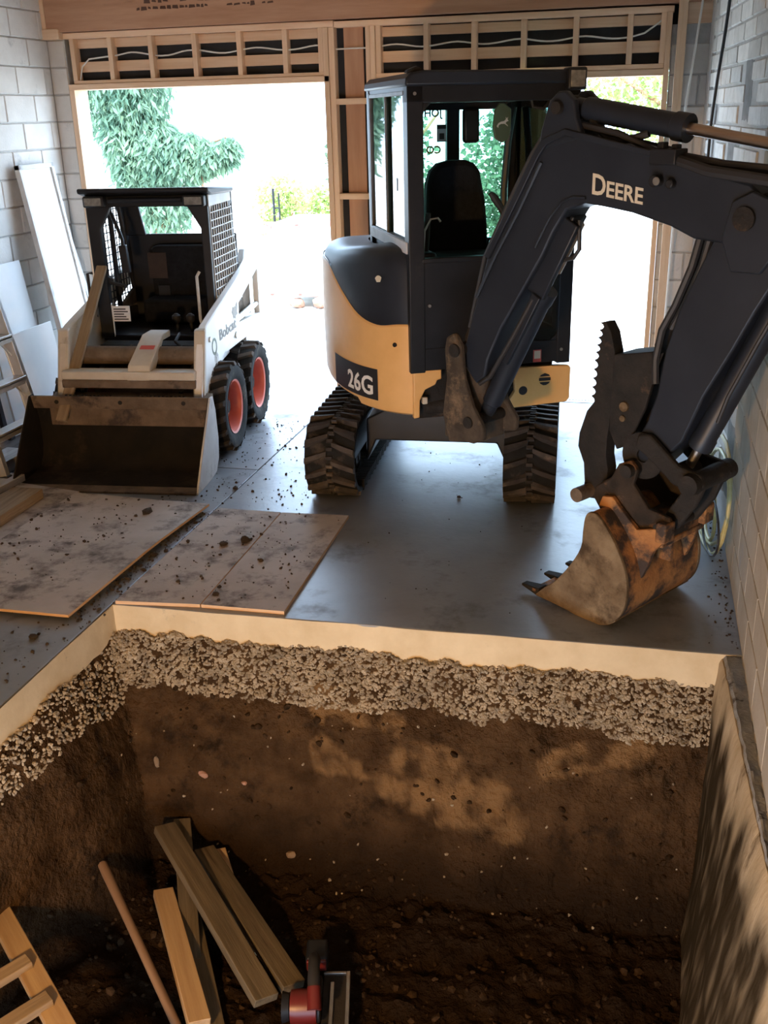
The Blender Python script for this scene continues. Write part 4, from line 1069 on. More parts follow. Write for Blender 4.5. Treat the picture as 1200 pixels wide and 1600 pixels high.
# ---- bucket
YL, YR = -0.29, 0.30
prof = [(-0.085, 0.522), (-0.04, 0.53), (0.02, 0.475), (0.075, 0.40), (0.125, 0.30), (0.140, 0.20), (0.128, 0.115), (0.09, 0.052), (0.03, 0.012), (-0.05, 0.0), (-0.20, 0.012), (-0.40, 0.030)]
def shell(prof, th):
    n = len(prof); inn = []
    for i, p in enumerate(prof):
        a, b = prof[max(i - 1, 0)], prof[min(i + 1, n - 1)]
        d = Vector((b[0] - a[0], b[1] - a[1])).normalized()
        inn.append((p[0] + d.y * th, p[1] - d.x * th))
    return inn
def shell_mesh(prof, th, a0, a1, ax, mb=None):
    mb = mb or MB(); inn = shell(prof, th); n = len(prof)
    P = (lambda p, a: (p[0], a, p[1])) if ax == 'y' else (lambda p, a: (a, p[0], p[1]))
    vs = []
    for p, q in zip(prof, inn): vs += [P(p, a0), P(p, a1), P(q, a1), P(q, a0)]
    fs = []
    for i in range(n - 1):
        o = i * 4
        for k in range(4): fs.append((o + k, o + (k + 1) % 4, o + 4 + (k + 1) % 4, o + 4 + k))
    fs += [(0, 3, 2, 1), ((n - 1) * 4, (n - 1) * 4 + 1, (n - 1) * 4 + 2, (n - 1) * 4 + 3)]
    return mb.add(vs, fs)
fine = crom(prof, 4)
bk = shell_mesh(fine, 0.014, YL + 0.01, YR - 0.01, 'y').build('bucket', M_buckO, EX, FB)
bk['label'] = 'rusty orange digging bucket with earth caked sides'
sp_ = crom([(-0.365, 0.028), (-0.31, 0.085), (-0.255, 0.132), (-0.17, 0.245), (-0.115, 0.35), (-0.108, 0.43), (-0.100, 0.50), (-0.080, 0.530), (-0.045, 0.533)], 3) + [(p[0] * 1.02, p[1]) for p in fine[5:-3]] + [(-0.36, 0.022)]
for y0, y1 in ((YL - 0.008, YL + 0.014), (YR - 0.014, YR + 0.008)):
    MB().prism(sp_, y0, y1, 'y').build('side_plate', M_buckS, bk, FB, 0.004)
mb = shell_mesh([(p[0] * 1.0 + 0.004, p[1] - 0.004) for p in fine[28:40]], 0.012, YL - 0.004, YR + 0.004, 'y')
mb.build('wear_strip', M_buckS, bk, FB)
for y in (-0.25, -0.08, 0.09, 0.26):
    MB().add([(-0.36, y - 0.032, 0.010), (-0.36, y + 0.032, 0.010), (-0.36, y + 0.032, 0.052), (-0.36, y - 0.032, 0.052), (-0.475, y - 0.020, 0.030), (-0.475, y + 0.020, 0.030), (-0.475, y + 0.020, 0.042), (-0.475, y - 0.020, 0.042)],
             [(0, 1, 2, 3), (7, 6, 5, 4), (0, 4, 5, 1), (1, 5, 6, 2), (2, 6, 7, 3), (3, 7, 4, 0)]).build('tooth', M_greasy, bk, FB, 0.004)
for y in (-0.175, 0.175):
    MB().prism([(-0.11, 0.52), (-0.09, 0.575), (-0.04, 0.585), (0.02, 0.53), (0.10, 0.465), (0.19, 0.495), (0.235, 0.475), (0.235, 0.44), (0.19, 0.385), (0.165, 0.30), (0.140, 0.24), (0.105, 0.33), (0.05, 0.43), (-0.04, 0.52)], y - 0.014, y + 0.014, 'y').build('bucket_ear', M_buckO, bk, FB, 0.004)
MB().box(0.17, 0.225, -0.17, 0.17, 0.405, 0.435).box(0.13, 0.20, -0.06, -0.03, 0.30, 0.42).box(0.20, 0.25, -0.20, -0.12, 0.44, 0.53).box(0.20, 0.25, 0.12, 0.20, 0.44, 0.53).build('cross_bar', M_buckO, bk, FB, 0.008)
# ================================================================ skid steer loader
LD = tag(empty('skid_steer_loader', frame(-3.33, 6.6, 0, 6.4)), 'small white skid steer loader with black caged cab and wide bucket in the left doorway', 'loader')
FL = frame(-3.33, 6.6, 0, 6.4)
# chassis
mb = MB().box(-0.36, 0.36, -0.42, 1.05, 0.20, 0.52).box(-0.38, 0.38, 0.72, 1.08, 0.5, 1.12).box(-0.36, 0.36, -0.20, 0.10, 0.50, 0.70)
ch = mb.build('chassis', M_mud, LD, FL, 0.012)
for s in (-1, 1):
    a = s * 0.395
    MB().prism([(0.86, 0.50), (0.92, 1.15), (1.0, 1.24), (1.10, 1.22), (1.10, 0.50)], min(a, a - s * 0.05), max(a, a - s * 0.05), 'x').build('rear_upright', M_white, ch, FL, 0.008)
    MB().prism([(-0.20, 0.60), (0.95, 0.70), (0.95, 0.62), (-0.20, 0.54)], min(a, a + s * 0.03), max(a, a + s * 0.03), 'x').build('fender_rail', M_white, ch, FL, 0.006)
# cab cage
mb = MB()
mb.prism([(-0.43, 0.74), (-0.335, 0.74), (-0.345, 1.50), (-0.26, 1.645), (0.29, 1.645), (0.375, 1.50), (0.375, 0.74), (0.43, 0.74), (0.435, 1.72), (-0.435, 1.72)], -0.01, 0.045, 'y')
for s in (-1, 1):
    a, b = (s * 0.43, s * 0.395)
    x0, x1 = min(a, b), max(a, b)
    mb.prism([(0.0, 1.66), (0.56, 1.65), (0.56, 1.71), (0.0, 1.72)], x0, x1, 'x')        # top side rails
    mb.prism([(0.50, 1.70), (0.56, 1.71), (0.76, 0.80), (0.70, 0.80)], x0, x1, 'x')        # raked rear posts
    mb.prism([(0.0, 0.74), (0.72, 0.74), (0.72, 0.86), (0.0, 0.92)], x0, x1, 'x')
    mb.box(x0, x1, 0.345, 0.372, 0.85, 1.70)
mb.prism([(-0.43, 0.74), (0.43, 0.74), (0.43, 1.395), (-0.43, 1.395)], 0.66, 0.69, 'y')    # rear wall
mb.prism([(-0.43, 1.39), (-0.25, 1.39), (-0.29, 1.62), (-0.43, 1.72)], 0.60, 0.63, 'y').prism([(0.43, 1.39), (0.25, 1.39), (0.27, 1.62), (0.43, 1.72)], 0.60, 0.63, 'y')
mb.box(-0.43, 0.43, 0.56, 0.60, 1.61, 1.66)
mb.box(-0.42, 0.42, 0.0, 0.68, 0.72, 0.76)
cb = mb.build('cab', M_black, LD, FL, 0.008)
mb = MB().prism([(-0.07, 1.772), (-0.065, 1.738), (0.02, 1.715), (0.55, 1.700), (0.57, 1.725), (0.55, 1.735)], -0.46, 0.465, 'x')
mb.build('roof', M_black, cb, FL, 0.012)
o = MB().box(0.436, 0.444, 0.0, 0.54, 1.64, 1.735).build('roof_side', M_pale, cb, FL, 0.004); o['label'] = 'pale side strip of the roof'
for x in (-0.345, 0.36):
    h = MB().box(x - 0.075, x + 0.075, -0.085, -0.02, 1.648, 1.722).build('head_lamp', M_black, cb, FL, 0.012)
    MB().box(x - 0.06, x + 0.06, -0.091, -0.084, 1.660, 1.712).build('lamp_lens', M_lens, cb, FL, 0.004)
MB().cyl((-0.25, -0.045, 1.69), (0.27, -0.045, 1.69), 0.014, n=10).build('light_bar', M_boom, cb, FL)
for s in (-1, 1):                                     # wire mesh side screens
    mb = MB(); x = s * 0.435
    for i in range(12):
        y = 0.04 + i * 0.055
        top = 1.67 if y < 0.52 else 1.67 - (y - 0.52) * 4.3
        mb.beam((x, y, 0.90), (x, y, max(0.95, top)), 0.007, 0.007, (1, 0, 0))
    for k in range(15):
        z = 0.92 + k * 0.052
        mb.beam((x, 0.03, z), (x, 0.03 + min(0.66, 0.69 - max(0, (z - 0.8)) * 0.20), z), 0.007, 0.007)
    stuff(mb.build('side_screen', M_pale if s > 0 else M_black, cb, FL, smooth=False))  # sky light on the right bars is put into their pale colour
# inside
MB().box(-0.24, 0.24, 0.35, 0.62, 0.78, 0.95).build('seat_cushion', M_cloth, cb, FL, 0.03)
MB().prism(rrect(-0.22, 0.24, 0.92, 1.32, 0.06), 0.56, 0.65, 'y').build('seat_back', M_cloth, cb, FL, 0.02)
o = MB().box(-0.235, -0.09, 0.548, 0.556, 1.08, 1.27).build('worn_patch', mat('worn_brown_vinyl', (0.030, 0.017, 0.011), (0.045, 0.027, 0.017), 12, rough=0.8), cb, FL, 0.002)
MB().box(-0.17, -0.08, 0.54, 0.556, 0.95, 1.03).build('notice', M_boom, cb, FL, 0.002)
for x in (0.095, 0.20):
    MB().tube([(x, 0.14, 0.75), (x, 0.12, 0.84)], 0.012, 8).tube([(x, 0.12, 0.83), (x, 0.12, 0.85), (x, 0.118, 0.88), (x, 0.117, 0.895)], [0.02, 0.032, 0.030, 0.012], 12).build('control_lever', M_hose, cb, FL)
MB().tube([(-0.30, 0.10, 1.60), (-0.27, 0.10, 1.52), (-0.235, 0.09, 1.42), (-0.235, 0.09, 1.35)], 0.014, 8).beam((-0.238, 0.09, 1.38), (-0.225, 0.09, 1.19), 0.055, 0.04, (0, 1, 0)).build('restraint_bar', M_black, cb, FL, 0.008)
MB().tube([(-0.37, 0.06, 1.16), (-0.33, 0.03, 1.13), (-0.22, 0.02, 1.105)], 0.014, 8).tube([(-0.36, 0.05, 1.12), (-0.33, 0.03, 1.17)], 0.018, 8).build('steering_lever', M_hose, cb, FL)
MB().tube([(0.33, -0.03, 0.85), (0.33, -0.05, 0.88), (0.33, -0.05, 1.18), (0.345, -0.03, 1.21)], 0.011, 8).build('grab_handle', M_pale, cb, FL)
MB().tube([(-0.445, 0.0, 0.90), (-0.475, -0.02, 0.90), (-0.475, -0.02, 1.20), (-0.445, 0.0, 1.20)], 0.011, 8).build('grab_handle', M_hose, cb, FL)
MB().box(-0.33, -0.20, -0.006, 0.0, 0.86, 0.97).box(-0.335, -0.33, -0.006, 0.01, 0.75, 0.99).build('instruction_label', M_board, cb, FL, 0.001)
mb = MB()
for i in range(5): mb.box(-0.32, -0.215 - 0.015 * (i % 3), -0.0075, -0.0065, 0.872 + i * 0.018, 0.880 + i * 0.018)
mb.build('label_print', M_decal, cb, FL, smooth=False)
# lift arms
for s in (-1, 1):
    a, b = s * 0.445, s * 0.500
    x0, x1 = min(a, b), max(a, b)
    mb = MB()
    mb.prism([(-0.525, 0.895), (-0.44, 0.925), (1.12, 1.270), (1.20, 1.275), (1.215, 1.24), (1.15, 1.18), (0.975, 1.10), (0.352, 0.925), (0.347, 0.775), (0.20, 0.725), (-0.10, 0.650), (-0.25, 0.60), (-0.40, 0.45), (-0.52, 0.38), (-0.66, 0.40), (-0.69, 0.50)], x0, x1, 'x')
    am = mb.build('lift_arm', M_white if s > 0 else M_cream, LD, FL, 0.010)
    MB().prism([(0.965, 1.22), (1.10, 1.25), (1.00, 0.66), (0.95, 0.66)], x0 + 0.004 * s, x1 - 0.004 * s, 'x').prism([(-0.05, 0.675), (0.34, 0.785), (0.98, 0.745), (0.97, 0.642), (-0.02, 0.645), (-0.155, 0.66)], x0 + 0.004 * s, x1 - 0.004 * s, 'x').build('arm_link', M_white, am, FL, 0.008)
    MB().prism([(0.36, 0.90), (0.94, 1.08), (0.94, 0.75), (0.36, 0.79)], min(s * 0.43, s * 0.40), max(s * 0.43, s * 0.40), 'x').build('inner_panel', M_mud, am, FL, 0.004)
    MB().cyl((s * 0.465, 0.36, 0.80), (s * 0.465, 0.97, 0.82), 0.024, n=14).build('lift_cylinder', M_steel, am, FL)
    for py, pz, pr in ((-0.42, 0.82, 0.018), (0.22, 0.72, 0.026), (-0.50, 0.47, 0.022)):
        MB().cyl((s * 0.500, py, pz), (s * 0.510, py, pz), pr, n=14).build('pivot_pin', M_steel, am, FL)
    o = MB().prism([(-0.530, 0.900), (-0.490, 0.912), (-0.635, 0.42), (-0.690, 0.42)], x0 - 0.012, x1 + 0.008, 'x').build('front_edge', M_cream, am, FL, 0.008)
    if s > 0: arm_r = am
# writing and marks on the right arm
FA = FL @ Matrix.Translation((0.5935, 0, 0)) @ Matrix(((0, 0, 1, 0), (1, 0, 0, 0), (0, 1, 0, 0), (0, 0, 0, 1)))
def arm_text(body, size, y, z, slope):
    vs, fs = fit_text(body, 0.43, size)
    mb = MB(); mb.add([(0.5015 + v[2], y + v[0], z + v[1] + v[0] * slope) for v in vs], fs)
    o = mb.build('lettering', M_decal, arm_r, FL, smooth=False, fix=False); o['label'] = 'black lettering on the white lift arm'
arm_text('Bobcat', 0.075, -0.19, 0.762, 0.02)
cat = [(-0.10, 0.03), (-0.055, 0.09), (-0.03, 0.05), (0.0, 0.065), (0.03, 0.05), (0.075, 0.10), (0.085, 0.03), (0.06, -0.02), (0.075, -0.05), (0.02, -0.055), (0.0, -0.09), (-0.025, -0.05), (-0.07, -0.06), (-0.055, -0.02)]
mb = MB(); mb.add([(0.502, 0.235 + x * 0.8, 0.885 + z * 0.6 + x * 0.1) for x, z in cat], [tuple(range(len(cat)))])
mb.build('emblem', M_decal, arm_r, FL, smooth=False, fix=False)
mb = MB().lathe([(0.040, 0), (0.058, 0), (0.058, 0.001), (0.040, 0.001)], (0.5005, -0.325, 0.752), 'x', 28)
mb.build('round_sticker', M_green, arm_r, FL)
# cross members between the arms
MB().box(-0.46, 0.46, -0.68, -0.56, 0.60, 0.655).build('cross_member', M_cream, LD, FL, 0.008)
MB().box(-0.46, 0.46, -0.685, -0.60, 0.545, 0.60).build('cross_member', M_mud, LD, FL, 0.008)
MB().cyl((-0.45, -0.42, 0.71), (0.45, -0.42, 0.71), 0.062, n=22).build('torque_tube', M_mud, LD, FL)
MB().cyl((-0.50, -0.30, 0.66), (0.50, -0.30, 0.66), 0.05, n=18).box(-0.36, 0.36, -0.22, -0.06, 0.62, 0.735).build('axle_housing', M_greasy, LD, FL)
st_ = MB().add([(-0.005, -0.68, 0.60), (0.15, -0.68, 0.60), (0.15, -0.64, 0.69), (-0.005, -0.64, 0.69), (0.01, -0.36, 0.84), (0.155, -0.36, 0.84), (0.02, -0.22, 0.845), (0.16, -0.22, 0.845),
                (-0.005, -0.62, 0.58), (0.15, -0.62, 0.58), (0.155, -0.36, 0.80), (0.01, -0.36, 0.80), (0.02, -0.22, 0.80), (0.16, -0.22, 0.80)],
               [(0, 1, 2, 3), (3, 2, 5, 4), (4, 5, 7, 6), (0, 3, 4, 11, 8), (1, 9, 10, 5, 2), (4, 6, 12, 11), (5, 10, 13, 7), (6, 7, 13, 12), (8, 11, 10, 9), (11, 12, 13, 10)]).build('centre_strap', M_cream, LD, FL, 0.006)
MB().add([(0.035, -0.505, 0.7655), (0.135, -0.505, 0.7655), (0.138, -0.47, 0.785), (0.038, -0.47, 0.785)], [(0, 1, 2, 3)]).build('red_sticker', M_letr, st_, FL @ Matrix.Translation((0, -0.0, 0.004)), smooth=False, fix=False)
# coupler plate
pl = MB().prism([(-0.73, 0.30), (-0.60, 0.42), (-0.60, 0.50), (-0.73, 0.48)], -0.55, 0.55, 'x').build('coupler_plate', M_mud, LD, FL, 0.006)
mb = MB()
for x0 in (-0.42, 0.08):
    for i in range(12): mb.box(x0 + i * 0.028, x0 + i * 0.028 + 0.012, -0.745, -0.735, 0.502, 0.516)
stuff(mb.build('holes', M_decal, pl, FL, smooth=False))
MB().tube([(-0.42, -0.40, 0.66), (-0.38, -0.55, 0.55), (-0.35, -0.62, 0.50)], 0.014, 8).tube([(0.40, -0.40, 0.72), (0.36, -0.52, 0.56), (0.33, -0.62, 0.50)], 0.014, 8).tube([(0.30, -0.35, 0.72), (0.22, -0.30, 0.78), (0.20, -0.15, 0.80)], 0.012, 8).build('hydraulic_hose', M_hose, LD, FL)
# bucket
prof = crom([(-0.765, 0.505), (-0.735, 0.44), (-0.705, 0.33), (-0.700, 0.21), (-0.725, 0.10), (-0.79, 0.030), (-0.90, 0.012), (-1.19, 0.004)], 4)
bkt = MB(); shell_mesh([(p[0], p[1]) for p in prof], -0.010, -0.645, 0.575, 'x', bkt)
bkt = bkt.build('bucket', M_loadin, LD, FL)
bkt['label'] = 'wide loader bucket, dark with dirt inside'
MB().prism([(-0.785, 0.515), (-0.765, 0.515), (-0.745, 0.425), (-0.757, 0.425)], -0.645, 0.575, 'x').build('top_lip', M_mud, bkt, FL, 0.003)
MB().box(-0.645, 0.575, -1.21, -1.10, 0.0, 0.014).build('cutting_edge', M_mud, bkt, FL, 0.003)
side_p = [(-0.79, 0.515), (-0.735, 0.515), (-0.700, 0.42), (-0.685, 0.22), (-0.71, 0.09), (-0.78, 0.015), (-0.90, 0.0), (-1.20, 0.0), (-1.17, 0.05), (-1.02, 0.24), (-0.90, 0.38)]
MB().prism(side_p, -0.657, -0.645, 'x').build('side_plate', M_loadin, bkt, FL, 0.002)
o = MB().prism(side_p, 0.575, 0.588, 'x').build('side_plate', M_pale, bkt, FL, 0.002); o['label'] = 'pale scratched outer side plate'
MB().prism([(p[0] * 0.985 - 0.012, p[1] * 0.985 + 0.004) for p in side_p], 0.571, 0.5755, 'x').build('dirt_coat', M_loadin, bkt, FL)
mb = MB()
for x in (-0.47, -0.03, 0.40): mb.cyl((x, -0.775, 0.475), (x, -0.782, 0.475), 0.014, n=10)
stuff(mb.build('bolts', M_greasy, bkt, FL))
# wheels
wlug = {}
for sgn in (-1, 1):
    vs = [(0.0, -0.020, 0), (0.0, 0.026, 0), (0.108 * sgn, 0.068, -0.012), (0.108 * sgn, 0.024, -0.012), (0.0, -0.012, 0.022), (0.0, 0.020, 0.022), (0.098 * sgn, 0.060, 0.012), (0.098 * sgn, 0.030, 0.012)]
    wlug[sgn] = MB().add(vs, [(4, 5, 6, 7), (0, 1, 5, 4), (1, 2, 6, 5), (2, 3, 7, 6), (3, 0, 4, 7)]).mesh('tread_lug', M_lug, False)
def wheel(xc, y, side):
    r = 0.318
    zc = r
    tyre = MB().lathe([(0.185, -0.085), (0.215, -0.100), (0.27, -0.108), (r - 0.034, -0.104), (r - 0.022, -0.080), (r - 0.020, 0.0), (r - 0.022, 0.080), (r - 0.034, 0.104), (0.27, 0.108), (0.215, 0.100), (0.185, 0.085)], (xc, y, zc), 'x', 44)
    t = tyre.build('wheel', M_rubber, LD, FL)
    o = side
    MB().lathe([(0.186, 0.088 * o), (0.190, 0.096 * o), (0.176, 0.090 * o), (0.168, 0.060 * o), (0.160, 0.010 * o), (0.10, 0.000), (0.062, 0.006 * o), (0.062, -0.03 * o), (0.186, -0.03 * o)], (xc, y, zc), 'x', 36).build('rim', M_rim, t, FL)
    MB().cyl((xc - 0.02 * o, y, zc), (xc + 0.045 * o, y, zc), 0.052, 0.046, 20).build('hub', M_greasy, t, FL)
    for k in range(8):
        a = k * math.pi / 4
        MB().cyl((xc, y + 0.085 * math.cos(a), zc + 0.085 * math.sin(a)), (xc + 0.022 * o, y + 0.085 * math.cos(a), zc + 0.085 * math.sin(a)), 0.012, n=6).build('wheel_nut', M_pale, t, FL)
    for k in range(18):
        for sg in (-1, 1):
            a = 2 * math.pi * (k + (0.5 if sg > 0 else 0)) / 18
            ny, nz_ = math.cos(a), math.sin(a)
            Fl = Matrix(((1, 0, 0, xc), (0, nz_, ny, y + ny * (r - 0.022)), (0, -ny, nz_, zc + nz_ * (r - 0.022)), (0, 0, 0, 1)))
            mesh_obj('tread_lug', wlug[sg], t, FL @ Fl)
for y in (-0.27, 0.41):
    for s in (-1, 1):
        wheel(s * 0.503, y, s)
# ================================================================ things along the left wall
FW_ = frame(0, 0, 0, 0)
def leaning(name, y0, y1, xt, zt, xb, th, m, zb=0.0):
    """flat sheet with its foot at x = xb and its top edge at x = xt"""
    F, L = stick_frame((xb, (y0 + y1) / 2, zb), (xt, (y0 + y1) / 2, zt), (1, 0, 0))
    return F, L, (y1 - y0)
F, L, wid = leaning('p', 7.13, 7.62, -4.635, 1.90, -4.37, 0.03, M_panelw)
p = MB().box(0.03, L - 0.03, -wid / 2 + 0.03, wid / 2 - 0.03, -0.012, 0.006).build('framed_panel', M_panelw, None, F, 0.002)
tag(p, 'tall narrow white panel with a raised frame leaning on the block wall', 'panel')
for a, b, c, d in ((0, L, -wid / 2, -wid / 2 + 0.035), (0, L, wid / 2 - 0.035, wid / 2), (0, 0.035, -wid / 2, wid / 2), (L - 0.035, L, -wid / 2, wid / 2)):
    MB().box(a, b, c, d, -0.02, 0.022).build('frame_strip', M_pale, p, F, 0.003)
MB().box(0.15, 0.24, -0.18, -0.15, 0.006, 0.035).cyl((0.20, -0.165, 0.03), (0.20, -0.165, 0.06), 0.014, n=10).build('latch', M_steel, p, F, 0.003)
F, L, wid = leaning('s', 6.00, 7.02, -4.66, 1.22, -4.50, 0.012, M_board)
tag(MB().box(0, L, -wid / 2, wid / 2, -0.007, 0.007).build('wallboard_sheet', M_board, None, F, 0.002), 'large pale sheet behind the ladder, taller one with its top right corner showing', 'board')
F, L, wid = leaning('s', 6.20, 6.95, -4.42, 0.77, -4.33, 0.012, M_board)
tag(MB().box(0, L, -wid / 2, wid / 2, -0.008, 0.008).build('wallboard_sheet', M_board, None, F, 0.002), 'shorter pale blue-white sheet standing between the ladder and the loader', 'board')
tag(stick('leaning_bar', (-4.30, 7.66, 0.0), (-4.655, 7.70, 1.50), 0.05, 0.035, M_greyw, None, (1, 0, 0)), 'dark grey bar leaning in the corner behind the white framed panel', 'bar')
# stepladder
sl = tag(empty('stepladder', frame(-4.05, 5.7, 0, 0)), 'aluminium stepladder standing at the left edge before the pale sheets', 'ladder')
b0, t0 = Vector((-3.93, 5.93, 0.02)), Vector((-4.27, 5.88, 1.75))
b1, t1 = Vector((-3.93, 5.40, 0.02)), Vector((-4.27, 5.45, 1.75))
for b, t in ((b0, t0), (b1, t1)):
    Fs, L = stick_frame(b, t, (1, 0, 0))
    MB().box(0, L, -0.012, 0.012, -0.040, 0.040).box(0, L, -0.020, 0.020, 0.034, 0.040).box(0, L, -0.02, 0.02, -0.04, -0.034).build('side_rail', M_alu, sl, Fs, 0.002)
    MB().box(-0.015, 0.05, -0.028, 0.028, -0.048, 0.048).build('foot', M_hose, sl, Fs, 0.006)
for k, z in enumerate((0.32, 0.60, 0.88, 1.16, 1.44)):
    q = (z - 0.02) / 1.73
    a, b = b0.lerp(t0, q), b1.lerp(t1, q)
    mb = MB().box(-0.045, 0.045, b.y, a.y, -0.012, 0.012).box(0.036, 0.045, b.y, a.y, -0.04, 0.0)
    stp = mb.build('step', M_alu, sl, Matrix.Translation((a.x, 0, z)), 0.002)
    MB().beam((0.03, a.y - 0.14, -0.012), (0.02, a.y - 0.01, -0.13), 0.012, 0.006, (1, 0, 0)).build('brace', M_alu, stp, Matrix.Translation((a.x, 0, z)))
for y in (5.98, 5.35):
    stick('rear_leg', (-4.28, y, 0.15), (-4.40, 5.7 + (y - 5.7) * 0.8, 1.70), 0.03, 0.045, M_boom, sl, (0, 1, 0))
    MB().box(-0.06, 0.05, -0.03, 0.03, -0.03, 0.02).build('foot', M_hose, sl, Matrix.Translation((-4.275, y, 0.15)), 0.008)
# lumber lying along the left wall
for i, (x, y1, z, w, h, lab) in enumerate((
        (-4.36, 6.14, 0.060, 0.20, 0.110, 'grey plank lying under the ladder foot, farthest from the pit'),
        (-4.13, 5.86, 0.045, 0.19, 0.085, 'grey plank lying before the ladder, middle one of three'),
        (-3.93, 5.48, 0.025, 0.16, 0.045, 'low grey plank nearest the loader bucket, by the dark bucket side'))):
    o = stick('plank', (x + 0.02, y1, z + 0.018), (x - 0.10, 3.6, z + 0.018), w, h, M_greyw)
    tag(o, lab, 'plank', 'planks on the floor by the ladder')
o = stick('timber', (-3.63, 5.20, 0.052), (-3.60, 4.1, 0.052), 0.20, 0.065, M_old)
tag(o, 'thick sawn timber lying on plywood in front of the loader bucket', 'timber')
tag(stick('plank', FL @ Vector((-0.430, -0.83, 0.36)), FL @ Vector((-0.345, -0.055, 1.255)), 0.075, 0.022, M_old, None, (0, -0.7, 0.7)), 'long brown board propped from the loader bucket up to its cab', 'board')

# ---- plywood sheets on the floor by the pit
def ply(corners, z0, th, label, curl=None, n=10):
    """sheet from four floor corners (a b far edge, d c near edge)"""
    a, b, c, d = [Vector((p[0], p[1], 0)) for p in corners]
    top, bot = [], []
    for j in range(n + 1):
        t = j / n
        r1, r2 = [], []
        for i in range(n + 1):
            s = i / n
            p = a.lerp(b, s).lerp(d.lerp(c, s), t)
            z = z0 + (curl(s, t) if curl else 0)
            r1.append((p.x, p.y, z + th)); r2.append((p.x, p.y, z))
        top.append(r1); bot.append(r2)
    ring = [(0, i) for i in range(n)] + [(j, n) for j in range(n)] + [(n, n - i) for i in range(n)] + [(n - j, 0) for j in range(n)]
    o = MB().sheet(top).sheet(bot).build('plywood_sheet', M_ply, None, None, fix=True)
    vs, fs = [], []
    for j, i in ring: vs += [top[j][i], bot[j][i]]
    m = len(ring)
    for k in range(m): fs.append((2 * k, 2 * ((k + 1) % m), 2 * ((k + 1) % m) + 1, 2 * k + 1))
    MB().add(vs, fs).build('sheet_edge', M_plyedge, o, None, fix=True)
    return tag(o, label, 'plywood')
ply([(-3.36, 5.30), (-2.44, 5.25), (-2.52, 3.76), (-3.42, 3.76)], 0.020, 0.014, 'large curled plywood sheet caked with mud left of the pit corner', lambda s, t: 0.022 * max(0, (s - 0.6) / 0.4) * (1 - abs(t - 0.45) * 1.6) if abs(t - .45) < .62 else 0)
ply([(-2.385, 5.245), (-1.985, 5.247), (-1.966, 4.02), (-2.392, 3.975)], 0.001, 0.018, 'narrow muddy plywood strip on the pit edge, left one of two')
ply([(-1.978, 5.245), (-1.574, 5.271), (-1.541, 4.03), (-1.960, 4.02)], 0.001, 0.018, 'narrow plywood strip with tyre prints on the pit edge, right one of two')
ply([(-4.5, 5.55), (-3.375, 5.36), (-3.43, 4.3), (-4.5, 4.2)], 0.001, 0.016, 'plywood sheet under the thick timber at the left edge')

# ---- dirt on the floor and the sheets
sp = []
for i in range(850):
    if random.random() < 0.55:
        t = random.random()
        x, y = -2.44 + random.gauss(0, 0.045) - 0.06 * (1 - t), 3.75 + 1.5 * t
        if random.random() < 0.45: continue
        z = 0.002
    else:
        x = random.uniform(-3.4, -1.6) ; y = random.uniform(4.05, 5.24)
        z = 0.036 if x < -2.5 else (0.020 if x > -2.38 else 0.002)
    s = random.uniform(0.002, 0.013) * random.random() ** 1.6 + 0.0018
    sp.append(((x, y, z + s * 0.25), s, random.uniform(0, 6.28)))
for i in range(520):
    x, y = random.uniform(-2.9, -1.9), random.uniform(5.3, 7.2)
    if random.random() < 0.3: x, y = -2.5 + random.gauss(0, .25), 3.6 + random.gauss(0, .3)
    if x > -2.42 and y < 4.0: continue
    s = random.uniform(0.002, 0.010) * random.random() ** 1.6 + 0.0018
    sp.append(((x, y, 0.001 + s * 0.25), s, random.uniform(0, 6.28)))
for i in range(200):
    y = random.uniform(4.1, 7.0); sp.append(((0.51 - abs(random.gauss(0, 0.05)), y, 0.002), random.uniform(0.002, 0.008), random.uniform(0, 6)))
for i in range(60):
    sp.append(((random.uniform(-1.5, 0.3), random.uniform(4.2, 7.0), 0.002), random.uniform(0.002, 0.006), random.uniform(0, 6)))
g = scatter('dirt_crumbs', crocks, sp, M_clod)
tag(g, 'dark crumbs of dirt strewn over the floor and plywood', 'dirt', kind='stuff')
for i, (x, y, z, s, lab) in enumerate((
        (-2.03, 4.79, .019, .034, 'largest dark clod of soil on the left narrow plywood strip'),
        (-2.13, 4.72, .019, .024, 'smaller dark clod just left of the largest one on the plywood strip'),
        (-2.75, 5.05, .036, .034, 'largest dark clod on the big curled plywood sheet, near its far edge'),
        (-1.93, 4.13, .019, .018, 'small dark clod near the pit end of the right plywood strip'),
        (-2.60, 3.58, .002, .022, 'dark clod on bare concrete left of the pit corner'),
        (-2.47, 4.55, .002, .022, 'dark clod in the gap between curled sheet and plywood strip'),
        (-2.42, 5.62, .002, .022, 'dark clod on the concrete between loader bucket and left excavator track'),
        (-1.00, 5.72, .002, .014, 'tiny dark clod on the clear floor between the excavator tracks'))):
    o = mesh_obj('dirt_clod', crocks[i % 6], None, Matrix.Translation((x, y, z + s * 0.35)) @ Matrix.Rotation(i * 1.3, 4, 'Z') @ Matrix.Scale(s, 4))
    tag(o, lab, 'clod', 'dirt clods around the pit')

